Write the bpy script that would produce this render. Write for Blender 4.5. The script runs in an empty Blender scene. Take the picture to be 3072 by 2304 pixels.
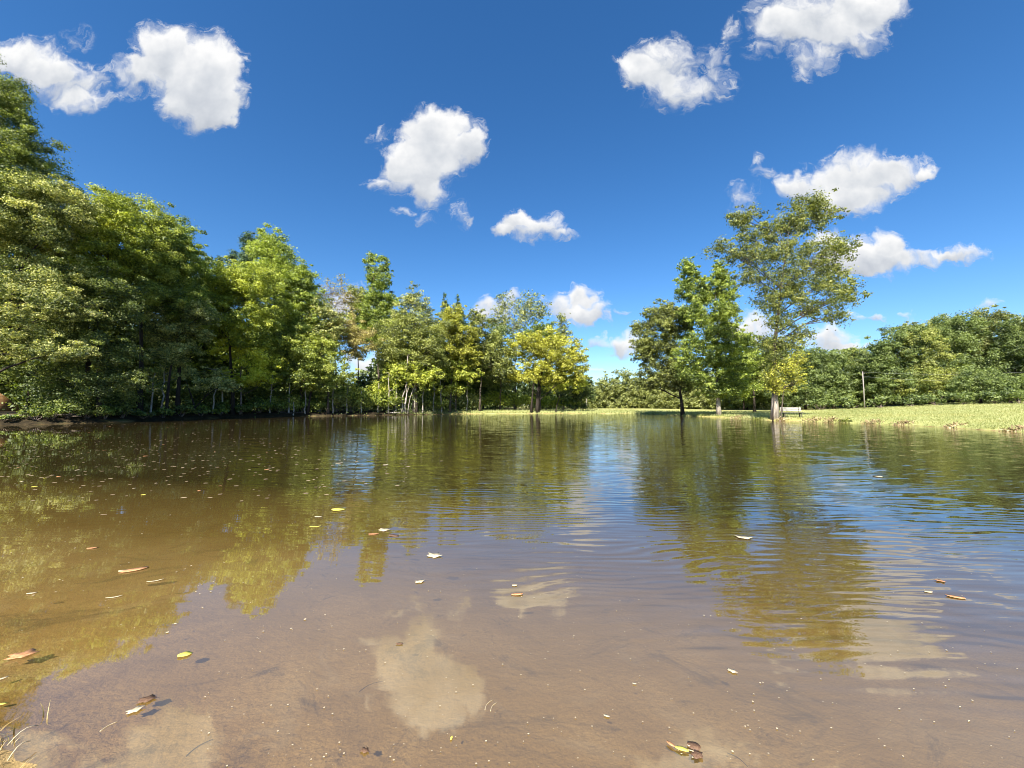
import bpy, math
import numpy as np
from math import radians as rad, sin, cos, pi

S = bpy.context.scene
C = S.collection

# ------------------------------------------------------------------ camera, world, sun
F = 1152.0                      # focal length in pixels of the 3072 px wide photograph
PITCH = rad(3.25)
CAMH = 1.3
SUN_EL, SUN_AZ = 44.0, -161.0   # azimuth clockwise from +Y (view direction)
SKY_STRENGTH = 0.070
cam_d = bpy.data.cameras.new('camera')
cam_d.sensor_width = 36.0
cam_d.lens = 36.0 * F / 3072.0
cam_d.clip_start, cam_d.clip_end = 0.05, 6000
cam = bpy.data.objects.new('camera', cam_d)
cam.location = (0, 0, CAMH)
cam.rotation_euler = (pi / 2 + PITCH, 0, 0)
C.objects.link(cam)
S.camera = cam
S.view_settings.view_transform = 'Standard'
S.view_settings.look = 'None'
S.view_settings.gamma = 1
S.view_settings.use_curve_mapping = False
S.view_settings.exposure = 1.42
S.cycles.max_bounces = 8
S.cycles.diffuse_bounces = 3
S.cycles.glossy_bounces = 3
S.cycles.transmission_bounces = 4
S.cycles.transparent_max_bounces = 8
S.cycles.caustics_reflective = False
S.cycles.caustics_refractive = False
S.cycles.use_denoising = True
S.cycles.filter_width = 1.0


def ray(px, py):
    a, b = (px - 1536) / F, (1152 - py) / F
    return np.array([a, cos(PITCH) - b * sin(PITCH), sin(PITCH) + b * cos(PITCH)])


def at(px, py, D):
    """world point seen at a pixel, D metres ahead (world Y)"""
    r = ray(px, py)
    t = D / r[1]
    return np.array([r[0] * t, D, CAMH + r[2] * t])


def water_at(px, py):
    r = ray(px, py)
    t = -CAMH / r[2]
    return np.array([r[0] * t, r[1] * t, 0.0])


# clouds: (cx, cy, rx, ry, strength) as they stand in the sky, turned into directions
CLOUDS = [
 (95,190,125,66,1),(180,240,125,70,1),(255,310,80,42,.9),(40,170,60,40,.8),
 (475,140,85,78,1),(560,190,150,110,1.1),(610,275,125,110,1),(645,235,95,120,1.1),(600,320,110,75,1),(400,225,75,60,.9),(660,350,50,40,.8),
 (275,225,50,38,.35),(345,290,60,25,.35),(230,120,60,40,.22),
 (1300,372,85,60,1),(1330,415,120,92,1.1),(1425,435,48,45,1),(1190,483,60,45,.95),(1255,525,110,70,1.05),
 (1135,548,42,25,.85),(1290,590,60,48,.9),(1205,632,34,17,.7),(1265,655,36,15,.6),(1385,640,30,42,.6),(1141,405,42,20,.45),(1131,440,14,18,.3),
 (1592,680,95,45,1.1),(1514,686,38,20,.9),(1694,706,48,19,.9),(1560,655,45,28,.9),
 (1985,185,105,75,1.1),(1905,222,70,55,1),(2030,275,105,58,.95),(2141,175,60,60,.6),(2190,95,32,42,.4),(2150,255,62,52,.55),
 (2460,35,220,82,1.1),(2345,90,100,60,.8),(2548,113,108,62,1.05),(2435,172,70,50,.85),(2277,154,50,26,.5),(2412,226,34,26,.5),(2616,20,110,62,1),
 (2575,500,115,60,1.1),(2466,565,130,68,1.1),(2375,560,48,44,.8),(2715,515,92,46,1.05),(2555,610,110,46,1),(2785,515,32,26,.8),(2620,555,115,52,1),(1290,465,110,85,1),(2570,785,150,48,1),
 (2299,520,36,28,.5),(2225,571,52,32,.6),(2235,612,40,28,.5),(2267,488,22,30,.35),
 (2604,765,130,60,1.1),(2489,725,62,40,1),(2664,725,45,42,1),(2789,776,90,26,.95),(2891,762,72,32,1),(2558,800,90,32,1),
 (2480,1024,85,52,1.1),(2555,1050,60,26,1),(2258,985,100,48,1.1),(2170,1000,70,40,.9),
 (2563,953,30,12,.6),(2620,957,32,11,.7),(2727,960,24,12,.7),(2988,913,42,26,.8),
 (1752,885,45,34,1.1),(1685,918,58,48,1.1),(1780,935,56,42,1.1),(1740,955,66,30,1),
 (1485,928,56,46,1.1),(1532,885,26,20,1),(1440,960,40,26,.9),
 (1785,1018,34,18,.8),(1885,1030,72,38,1.1),(1864,942,18,10,.45),(1795,1122,36,12,.8),
 (1040,910,75,60,1.1),(1090,1100,70,50,1.1),(300,830,120,45,1),(130,900,120,60,.8),
]


def build_world():
    w = bpy.data.worlds.new('World')
    S.world = w
    w.use_nodes = True
    nt = w.node_tree
    nt.nodes.clear()
    N, L = nt.nodes, nt.links
    out = N.new('ShaderNodeOutputWorld')
    sky = N.new('ShaderNodeTexSky')
    sky.sky_type = 'NISHITA'
    sky.sun_disc = False
    sky.sun_elevation = rad(SUN_EL)
    sky.sun_rotation = rad(SUN_AZ)
    sky.altitude = 100
    sky.air_density = 1.0
    sky.dust_density = 0.25
    sky.ozone_density = 5.0
    hs = N.new('ShaderNodeHueSaturation')
    hs.inputs['Saturation'].default_value = 1.22
    hs.inputs['Hue'].default_value = 0.502
    hs.inputs['Value'].default_value = 1.0
    L.new(sky.outputs[0], hs.inputs['Color'])
    bg = N.new('ShaderNodeBackground')
    bg.inputs[1].default_value = SKY_STRENGTH
    L.new(hs.outputs[0], bg.inputs[0])

    tc = N.new('ShaderNodeTexCoord')
    sp = N.new('ShaderNodeSeparateXYZ')
    L.new(tc.outputs['Generated'], sp.inputs[0])

    def M(op, a, b=None, c=None, clamp=False):
        n = N.new('ShaderNodeMath')
        n.operation = op
        n.use_clamp = clamp
        for i, v in enumerate((a, b, c)):
            if v is None:
                continue
            if isinstance(v, (int, float)):
                n.inputs[i].default_value = v
            else:
                L.new(v, n.inputs[i])
        return n.outputs[0]

    def VM(op, a, b=None, c=None, scale=None, out=0):
        n = N.new('ShaderNodeVectorMath')
        n.operation = op
        for i, v in enumerate((a, b, c)):
            if v is None:
                continue
            if isinstance(v, tuple):
                n.inputs[i].default_value = v
            else:
                L.new(v, n.inputs[i])
        if scale is not None:
            if isinstance(scale, (int, float)):
                n.inputs['Scale'].default_value = scale
            else:
                L.new(scale, n.inputs['Scale'])
        return n.outputs[out]

    y = M('MAXIMUM', sp.outputs[1], 0.02)
    u, v = M('DIVIDE', sp.outputs[0], y), M('DIVIDE', sp.outputs[2], y)
    cb = N.new('ShaderNodeCombineXYZ')
    L.new(u, cb.inputs[0])
    L.new(v, cb.inputs[1])
    P = cb.outputs[0]

    def noise(vec, scale, detail, rough, dist=0.0, dim='2D'):
        n = N.new('ShaderNodeTexNoise')
        n.noise_dimensions = dim
        n.inputs['Scale'].default_value = scale
        n.inputs['Detail'].default_value = detail
        n.inputs['Roughness'].default_value = rough
        n.inputs['Distortion'].default_value = dist
        L.new(vec, n.inputs['Vector'])
        return n

    n1 = noise(P, 13.0, 4, 0.5)
    warp = VM('MULTIPLY_ADD', n1.outputs['Color'], (.085, .085, 0), (-.0425, -.0425, 0))
    W = VM('ADD', P, warp)
    acc = None
    for cx, cy, rx, ry, st in CLOUDS:
        def g(px, py):
            r = ray(px, py)
            return r[0] / r[1], r[2] / r[1]
        x0, x1 = g(cx - rx, cy)[0], g(cx + rx, cy)[0]
        y0, y1 = g(cx, cy + ry)[1], g(cx, cy - ry)[1]
        gx, gy = (x0 + x1) / 2, (y0 + y1) / 2
        hx, hy = (x1 - x0) / 2 * 1.17, (y1 - y0) / 2 * 1.17
        loc = VM('MULTIPLY_ADD', W, (1 / hx, 1 / hy, 0), (-gx / hx, -gy / hy, 1))
        d2 = VM('DOT_PRODUCT', loc, loc, out=1)
        f = M('MULTIPLY_ADD', d2, -st, 2 * st)
        f = M('MAXIMUM', f, 0.0)
        sv = VM('SCALE', loc, scale=f)
        acc = sv if acc is None else VM('ADD', acc, sv)
    sa = N.new('ShaderNodeSeparateXYZ')
    L.new(acc, sa.inputs[0])
    Fd = sa.outputs[2]
    Hh = M('DIVIDE', sa.outputs[1], M('MAXIMUM', Fd, 0.001))   # height within the cloud -1..1
    n2 = noise(W, 26.0, 4, 0.55)
    n3 = noise(P, 9.0, 3, 0.5)
    fn = M('MULTIPLY_ADD', n2.outputs['Fac'], 1.0, -0.5)
    fn = M('MULTIPLY_ADD', n3.outputs['Fac'], .3, M('ADD', fn, -.15))
    dens = M('ADD', Fd, fn)
    mr = N.new('ShaderNodeMapRange')
    mr.interpolation_type = 'SMOOTHSTEP'
    mr.inputs['From Min'].default_value = 0.22
    mr.inputs['From Max'].default_value = 1.2
    L.new(dens, mr.inputs['Value'])
    has = M('GREATER_THAN', Fd, 0.0005)
    alpha = M('MULTIPLY', mr.outputs[0], has)
    edge = N.new('ShaderNodeMapRange')
    edge.inputs['From Min'].default_value = 0.02
    edge.inputs['From Max'].default_value = 0.3
    L.new(Fd, edge.inputs['Value'])
    alpha = M('MULTIPLY', alpha, edge.outputs[0])
    n5 = noise(VM('MULTIPLY', W, (1.0, 1.9, 0)), 21.0, 6, 0.68)
    wv = N.new('ShaderNodeMapRange'); wv.interpolation_type = 'SMOOTHSTEP'
    wv.inputs['From Min'].default_value = .44; wv.inputs['From Max'].default_value = .78; wv.inputs['To Max'].default_value = .75
    L.new(n5.outputs['Fac'], wv.inputs['Value'])
    alpha = M('MAXIMUM', alpha, M('MULTIPLY', M('MULTIPLY', edge.outputs[0], wv.outputs[0]), has))
    front = M('GREATER_THAN', sp.outputs[1], 0.02)
    alpha = M('MULTIPLY', alpha, front)
    # light on the clouds: tops and rims bright, bases grey-blue
    n4 = noise(P, 15.0, 3, 0.5)
    sh = M('MULTIPLY_ADD', Hh, .9, .66)
    sh = M('ADD', sh, M('MULTIPLY_ADD', n4.outputs['Fac'], .9, -.45))
    sh = M('ADD', sh, M('MULTIPLY_ADD', Fd, -.10, .12))
    ramp = N.new('ShaderNodeValToRGB')
    e = ramp.color_ramp.elements
    e[0].position, e[0].color = 0.0, (.52, .56, .63, 1)
    e[1].position, e[1].color = 1.0, (.97, .97, .97, 1)
    m = e.new(.45)
    m.color = (.70, .73, .775, 1)
    L.new(sh, ramp.inputs[0])
    bg2 = N.new('ShaderNodeBackground')
    bg2.inputs[1].default_value = 0.385
    L.new(ramp.outputs[0], bg2.inputs[0])
    mx = N.new('ShaderNodeMixShader')
    L.new(alpha, mx.inputs[0])
    L.new(bg.outputs[0], mx.inputs[1])
    L.new(bg2.outputs[0], mx.inputs[2])
    L.new(mx.outputs[0], out.inputs[0])
    w.cycles.sampling_method = 'MANUAL'
    w.cycles.sample_map_resolution = 512


build_world()
sun_d = bpy.data.lights.new('sun', 'SUN')
sun_d.energy = 5.0
sun_d.angle = rad(0.55)
sun_d.color = (1.0, .94, .84)
sun = bpy.data.objects.new('sun', sun_d)
_dir = np.array([sin(rad(SUN_AZ)) * cos(rad(SUN_EL)), cos(rad(SUN_AZ)) * cos(rad(SUN_EL)), sin(rad(SUN_EL))])
import mathutils
sun.rotation_euler = mathutils.Vector(_dir.tolist()).to_track_quat('Z', 'Y').to_euler()
C.objects.link(sun)


# ------------------------------------------------------------------ helpers
def tag(o, label=None, cat=None, group=None, kind=None):
    if label: o['label'] = label
    if cat: o['category'] = cat
    if group: o['group'] = group
    if kind: o['kind'] = kind
    return o


def mesh_from(name, V, faces, nper, mat=None, attrs=None, smooth=False):
    """V (n,3); faces flat index array; nper verts per face (int or array)"""
    me = bpy.data.meshes.new(name)
    V = np.asarray(V, dtype=np.float32)
    faces = np.asarray(faces, dtype=np.int32).ravel()
    if np.isscalar(nper):
        nf = len(faces) // nper
        tot = np.full(nf, nper, dtype=np.int32)
        start = np.arange(nf, dtype=np.int32) * nper
    else:
        tot = np.asarray(nper, dtype=np.int32)
        nf = len(tot)
        start = np.concatenate([[0], np.cumsum(tot)[:-1]]).astype(np.int32)
    me.vertices.add(len(V))
    me.vertices.foreach_set('co', V.ravel())
    me.loops.add(len(faces))
    me.loops.foreach_set('vertex_index', faces)
    me.polygons.add(nf)
    me.polygons.foreach_set('loop_start', start)
    me.polygons.foreach_set('loop_total', tot)
    if smooth:
        me.polygons.foreach_set('use_smooth', np.ones(nf, dtype=bool))
    for k, a in (attrs or {}).items():
        at_ = me.attributes.new(k, 'FLOAT', 'POINT')
        at_.data.foreach_set('value', np.asarray(a, dtype=np.float32))
    me.update(calc_edges=True)
    if mat: me.materials.append(mat)
    return me


def link(name, me, parent=None, loc=None):
    o = bpy.data.objects.new(name, me)
    C.objects.link(o)
    if parent: o.parent = parent
    if loc is not None: o.location = loc
    return o


def empty(name, loc, rz=0):
    o = bpy.data.objects.new(name, None)
    o.location = loc
    o.rotation_euler = (0, 0, rz)
    o.empty_display_size = .3
    C.objects.link(o)
    return o


class MB:
    """collects simple solids into one mesh"""
    def __init__(s): s.v, s.f, s.n, s.k = [], [], [], 0

    def add(s, V, F):
        s.v.append(np.asarray(V, float))
        for f in F:
            s.f += [i + s.k for i in f]
            s.n.append(len(f))
        s.k += len(V)

    def box(s, c, size, R=None, bev=0.0):
        hx, hy, hz = [q / 2 for q in size]
        b = min(bev, hx * .5, hy * .5, hz * .5)
        if b <= 0: b = min(hx, hy, hz) * .12
        V, idx = [], {}
        for sx in (-1, 1):
            for sy in (-1, 1):
                for sz in (-1, 1):
                    for ax in range(3):
                        p = [sx * (hx - b), sy * (hy - b), sz * (hz - b)]
                        p[ax] = (sx, sy, sz)[ax] * (hx, hy, hz)[ax]
                        idx[(sx, sy, sz, ax)] = len(V)
                        V.append(p)
        Fs = []
        for ax in range(3):
            o1, o2 = [q for q in range(3) if q != ax]
            for sg in (-1, 1):
                q = []
                for (a, bb) in ((-1, -1), (1, -1), (1, 1), (-1, 1)):
                    k = [0, 0, 0]; k[ax] = sg; k[o1] = a; k[o2] = bb
                    q.append(idx[(*k, ax)])
                Fs.append(q)
        for ax in range(3):
            o1, o2 = [q for q in range(3) if q != ax]
            for a in (-1, 1):
                for bb in (-1, 1):
                    q = []
                    for sg, axx in ((-1, o1), (1, o1), (1, o2), (-1, o2)):
                        k = [0, 0, 0]; k[ax] = sg; k[o1] = a; k[o2] = bb
                        q.append(idx[(*k, axx)])
                    Fs.append(q)
        for sx in (-1, 1):
            for sy in (-1, 1):
                for sz in (-1, 1):
                    Fs.append([idx[(sx, sy, sz, a)] for a in range(3)])
        V = np.array(V)
        if R is not None: V = V @ np.asarray(R).T
        s.add(V + np.asarray(c), Fs)
        return s

    def tube(s, pts, radii, sides=8, cap=True):
        pts = np.asarray(pts, float)
        n = len(pts)
        radii = np.broadcast_to(np.asarray(radii, float), (n,))
        tan = np.gradient(pts, axis=0)
        tan /= np.linalg.norm(tan, axis=1)[:, None] + 1e-9
        ref = np.array([0, 0, 1.0]) if abs(tan[0][2]) < .8 else np.array([0, 1.0, 0])
        ang = np.arange(sides) / sides * 2 * pi
        V = []
        for i in range(n):
            a = np.cross(tan[i], ref); a /= np.linalg.norm(a) + 1e-9
            b = np.cross(tan[i], a)
            V.append(pts[i] + radii[i] * (np.cos(ang)[:, None] * a + np.sin(ang)[:, None] * b))
        Fs = [[i * sides + j, i * sides + (j + 1) % sides, (i + 1) * sides + (j + 1) % sides, (i + 1) * sides + j]
              for i in range(n - 1) for j in range(sides)]
        if cap:
            Fs.append(list(range(sides))[::-1])
            Fs.append([(n - 1) * sides + j for j in range(sides)])
        s.add(np.concatenate(V), Fs)
        return s

    def mesh(s, name, mat, smooth=False):
        return mesh_from(name, np.concatenate(s.v), s.f, s.n, mat, smooth=smooth)

    def build(s, name, mat, parent=None, smooth=False, loc=None):
        return link(name, s.mesh(name, mat, smooth), parent, loc)


# ------------------------------------------------------------------ materials
def new_mat(name):
    m = bpy.data.materials.new(name)
    m.use_nodes = True
    m.node_tree.nodes.clear()
    return m, m.node_tree.nodes, m.node_tree.links


def ramp_node(N, stops):
    r = N.new('ShaderNodeValToRGB')
    e = r.color_ramp.elements
    e[0].position, e[0].color = stops[0][0], (*stops[0][1], 1)
    e[1].position, e[1].color = stops[-1][0], (*stops[-1][1], 1)
    for p, c in stops[1:-1]:
        x = e.new(p); x.color = (*c, 1)
    return r


def leaf_mat(name, dark, mid, light, trans=.38, tcol=1.25):
    m, N, L = new_mat(name)
    a = N.new('ShaderNodeAttribute'); a.attribute_name = 'tint'
    r = ramp_node(N, [(0, dark), (.5, mid), (1, light)])
    L.new(a.outputs['Fac'], r.inputs[0])
    d = N.new('ShaderNodeBsdfDiffuse'); L.new(r.outputs[0], d.inputs[0])
    t = N.new('ShaderNodeBsdfTranslucent')
    g = N.new('ShaderNodeMixRGB'); g.blend_type = 'MULTIPLY'; g.inputs[0].default_value = 1
    g.inputs[2].default_value = (1.25 * tcol, 1.25 * tcol, .55 * tcol, 1)
    L.new(r.outputs[0], g.inputs[1]); L.new(g.outputs[0], t.inputs[0])
    mx = N.new('ShaderNodeMixShader'); mx.inputs[0].default_value = trans
    L.new(d.outputs[0], mx.inputs[1]); L.new(t.outputs[0], mx.inputs[2])
    gl = N.new('ShaderNodeBsdfGlossy'); gl.inputs['Roughness'].default_value = .6
    gl.inputs[0].default_value = (1, 1, 1, 1)
    mg = N.new('ShaderNodeMixShader'); mg.inputs[0].default_value = .03
    L.new(mx.outputs[0], mg.inputs[1]); L.new(gl.outputs[0], mg.inputs[2])
    o = N.new('ShaderNodeOutputMaterial'); L.new(mg.outputs[0], o.inputs[0])
    return m


PAL = {
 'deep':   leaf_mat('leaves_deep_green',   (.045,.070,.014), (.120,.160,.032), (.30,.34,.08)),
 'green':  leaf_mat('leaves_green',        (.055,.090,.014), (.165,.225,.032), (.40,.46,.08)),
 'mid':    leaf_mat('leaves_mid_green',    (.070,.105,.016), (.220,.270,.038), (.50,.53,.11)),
 'lime':   leaf_mat('leaves_lime',         (.10,.14,.016),   (.29,.34,.036),   (.58,.60,.10)),
 'yellow': leaf_mat('leaves_yellow',       (.13,.14,.016),   (.34,.345,.036),   (.60,.58,.10)),
 'bright': leaf_mat('leaves_bright_yellow',(.28,.31,.018),   (.58,.59,.040),   (.80,.80,.13)),
 'olive':  leaf_mat('leaves_olive',        (.060,.075,.018), (.185,.215,.045),  (.42,.44,.12)),
 'rust':   leaf_mat('leaves_rust',         (.13,.095,.035),  (.30,.25,.085),    (.52,.46,.17)),
 'pale':   leaf_mat('leaves_pale_green',   (.050,.072,.018), (.175,.215,.052),  (.64,.62,.24)),
 'pine':   leaf_mat('needles_dark',        (.025,.050,.022), (.055,.105,.040), (.13,.20,.07), .15),
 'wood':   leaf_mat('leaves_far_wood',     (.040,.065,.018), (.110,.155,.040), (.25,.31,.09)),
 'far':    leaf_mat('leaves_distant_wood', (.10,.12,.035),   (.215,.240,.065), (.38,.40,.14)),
 'airy':   leaf_mat('leaves_airy_olive',   (.050,.070,.014), (.150,.180,.034), (.36,.37,.09)),
 'dry':    leaf_mat('dry_stems',           (.14,.09,.05),    (.33,.24,.12),    (.58,.50,.26), .2),
}


def bark_mat(name, c1, c2, scale=9):
    m, N, L = new_mat(name)
    tc = N.new('ShaderNodeTexCoord')
    mp = N.new('ShaderNodeMapping'); mp.inputs['Scale'].default_value = (1, 1, .22)
    L.new(tc.outputs['Object'], mp.inputs[0])
    n = N.new('ShaderNodeTexNoise'); n.inputs['Scale'].default_value = scale
    n.inputs['Detail'].default_value = 6; n.inputs['Roughness'].default_value = .7
    L.new(mp.outputs[0], n.inputs['Vector'])
    r = ramp_node(N, [(.35, c1), (.65, c2)])
    L.new(n.outputs['Fac'], r.inputs[0])
    p = N.new('ShaderNodeBsdfPrincipled'); p.inputs['Roughness'].default_value = .9
    p.inputs['Specular IOR Level'].default_value = .15
    L.new(r.outputs[0], p.inputs['Base Color'])
    b = N.new('ShaderNodeBump'); b.inputs['Distance'].default_value = .05; b.inputs['Strength'].default_value = .7
    L.new(n.outputs['Fac'], b.inputs['Height']); L.new(b.outputs[0], p.inputs['Normal'])
    o = N.new('ShaderNodeOutputMaterial'); L.new(p.outputs[0], o.inputs[0])
    return m


BARK = bark_mat('bark_grey_brown', (.05, .038, .028), (.16, .13, .10))
BARKD = bark_mat('bark_dark', (.018, .014, .011), (.06, .048, .038))
BARKP = bark_mat('bark_pale', (.22, .18, .14), (.62, .55, .46), 6)
BARKF = bark_mat('bark_with_pale_sunlit_foot', (.20, .165, .13), (.62, .55, .46), 6)  # pale bark low down, sunlit brightness of the foot painted in by height
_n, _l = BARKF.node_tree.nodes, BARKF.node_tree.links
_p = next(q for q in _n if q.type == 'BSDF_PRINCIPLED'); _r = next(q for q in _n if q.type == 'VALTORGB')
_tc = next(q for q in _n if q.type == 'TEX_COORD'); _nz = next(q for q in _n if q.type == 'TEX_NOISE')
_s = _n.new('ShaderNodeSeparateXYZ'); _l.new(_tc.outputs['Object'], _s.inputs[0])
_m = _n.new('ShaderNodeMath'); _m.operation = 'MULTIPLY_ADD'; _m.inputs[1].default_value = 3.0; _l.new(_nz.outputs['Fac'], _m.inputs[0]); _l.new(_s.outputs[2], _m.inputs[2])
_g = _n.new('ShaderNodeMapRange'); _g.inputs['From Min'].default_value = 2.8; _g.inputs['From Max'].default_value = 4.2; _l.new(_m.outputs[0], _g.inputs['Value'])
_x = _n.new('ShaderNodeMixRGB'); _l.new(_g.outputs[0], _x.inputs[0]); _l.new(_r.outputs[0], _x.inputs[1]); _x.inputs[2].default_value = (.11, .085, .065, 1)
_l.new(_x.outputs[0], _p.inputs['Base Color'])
TWIG = bark_mat('bark_twig', (.12, .085, .07), (.30, .24, .20))


def simple_mat(name, c1, c2, scale=8, rough=.7, stretch=(1, 1, 1), bump=.0, coat=0, spec=.3):
    m, N, L = new_mat(name)
    tc = N.new('ShaderNodeTexCoord')
    mp = N.new('ShaderNodeMapping'); mp.inputs['Scale'].default_value = stretch
    L.new(tc.outputs['Object'], mp.inputs[0])
    n = N.new('ShaderNodeTexNoise'); n.inputs['Scale'].default_value = scale
    n.inputs['Detail'].default_value = 5; n.inputs['Roughness'].default_value = .65
    L.new(mp.outputs[0], n.inputs['Vector'])
    r = ramp_node(N, [(.3, c1), (.7, c2)])
    L.new(n.outputs['Fac'], r.inputs[0])
    p = N.new('ShaderNodeBsdfPrincipled'); p.inputs['Roughness'].default_value = rough
    p.inputs['Specular IOR Level'].default_value = spec
    L.new(r.outputs[0], p.inputs['Base Color'])
    if bump:
        b = N.new('ShaderNodeBump'); b.inputs['Distance'].default_value = bump
        L.new(n.outputs['Fac'], b.inputs['Height']); L.new(b.outputs[0], p.inputs['Normal'])
    o = N.new('ShaderNodeOutputMaterial'); L.new(p.outputs[0], o.inputs[0])
    return m


# ------------------------------------------------------------------ shoreline and ground heights
far_px = [(-40, 1276), (120, 1273), (300, 1268), (500, 1259), (700, 1252.5), (900, 1249), (1120, 1246), (1290, 1243), (1400, 1241.5),
          (1560, 1241), (1700, 1240), (1850, 1240.5), (1960, 1243), (2060, 1248), (2170, 1252), (2260, 1258), (2330, 1262.5),
          (2400, 1264.5), (2520, 1268), (2650, 1273), (2800, 1280), (2930, 1288), (3090, 1299)]
SHORE = [tuple(water_at(*p)[:2]) for p in far_px]
SHORE += [(26.5, 15), (24, 7), (15, 1.0), (5, -.3), (1.6, .25), (.3, .75), (-.9, 1.02), (-1.45, 1.24), (-1.95, 1.5), (-2.35, 1.66), (-3.3, 1.7),
          (-7, 2.4), (-16, 5), (-28, 10), (-37, 17), (-38, 22)]
SHORE = np.array(SHORE)


def shore_D(px):
    """distance at which the far waterline is met along a pixel column"""
    ys = np.interp(px, [p[0] for p in far_px], [p[1] for p in far_px])
    return water_at(px, ys)[1]


def sdist(X, Y):
    """signed distance to the waterline, positive on land"""
    P = np.stack([X, Y], -1)
    a, b = SHORE, np.roll(SHORE, -1, 0)
    best = np.full(X.shape, 1e9)
    inside = np.zeros(X.shape, bool)
    for (p, q) in zip(a, b):
        d = q - p
        t = np.clip(((P - p) @ d) / (d @ d), 0, 1)
        dist = np.hypot(X - p[0] - t * d[0], Y - p[1] - t * d[1])
        best = np.minimum(best, dist)
        cond = (p[1] > Y) != (q[1] > Y)
        xi = p[0] + (Y - p[1]) / (q[1] - p[1] + 1e-12) * d[0]
        inside ^= cond & (X < xi)
    return np.where(inside, -best, best)


def wob(X, Y, s, seed):
    r = np.random.RandomState(seed)
    o = 0
    for k in range(5):
        a = r.rand() * 2 * pi
        f = s * (1.0 + .7 * k)
        o = o + np.sin((X * cos(a) + Y * sin(a)) * f + r.rand() * 6.3) / (1 + .6 * k)
    return o / 2.6


def sstep(a, b, x):
    t = np.clip((x - a) / (b - a), 0, 1)
    return t * t * (3 - 2 * t)


def ground_h(X, Y):
    X, Y = np.asarray(X, float), np.asarray(Y, float)
    sd = sdist(X, Y) + .22 * wob(X, Y, 1.3, 3) * sstep(3, 14, np.hypot(X, Y))
    u = X / np.maximum(np.abs(Y), 5)
    left = sstep(.5, -.25, u)
    bank = .26 + .26 * left * sstep(8, 20, Y)
    s = np.maximum(sd, 0)
    slope = .004 + .030 * sstep(.55, 1.3, u) * sstep(5, 20, Y)
    land = bank * (1 - np.exp(-s / .55)) + slope * np.minimum(s, 130) + .03 * wob(X, Y, .5, 9) * sstep(1, 5, s)
    w = np.maximum(-sd, 0)
    bed = -.012 - .085 * w * (1 + 4 * sstep(9, 18, Y)) - .014 * w * w
    bed = np.maximum(bed, -1.6) + .006 * wob(X, Y, 7, 5) * sstep(.1, .6, w)
    return np.where(sd > 0, land, bed)


def gh(x, y):
    return float(ground_h(np.array([x]), np.array([y]))[0])


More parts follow.
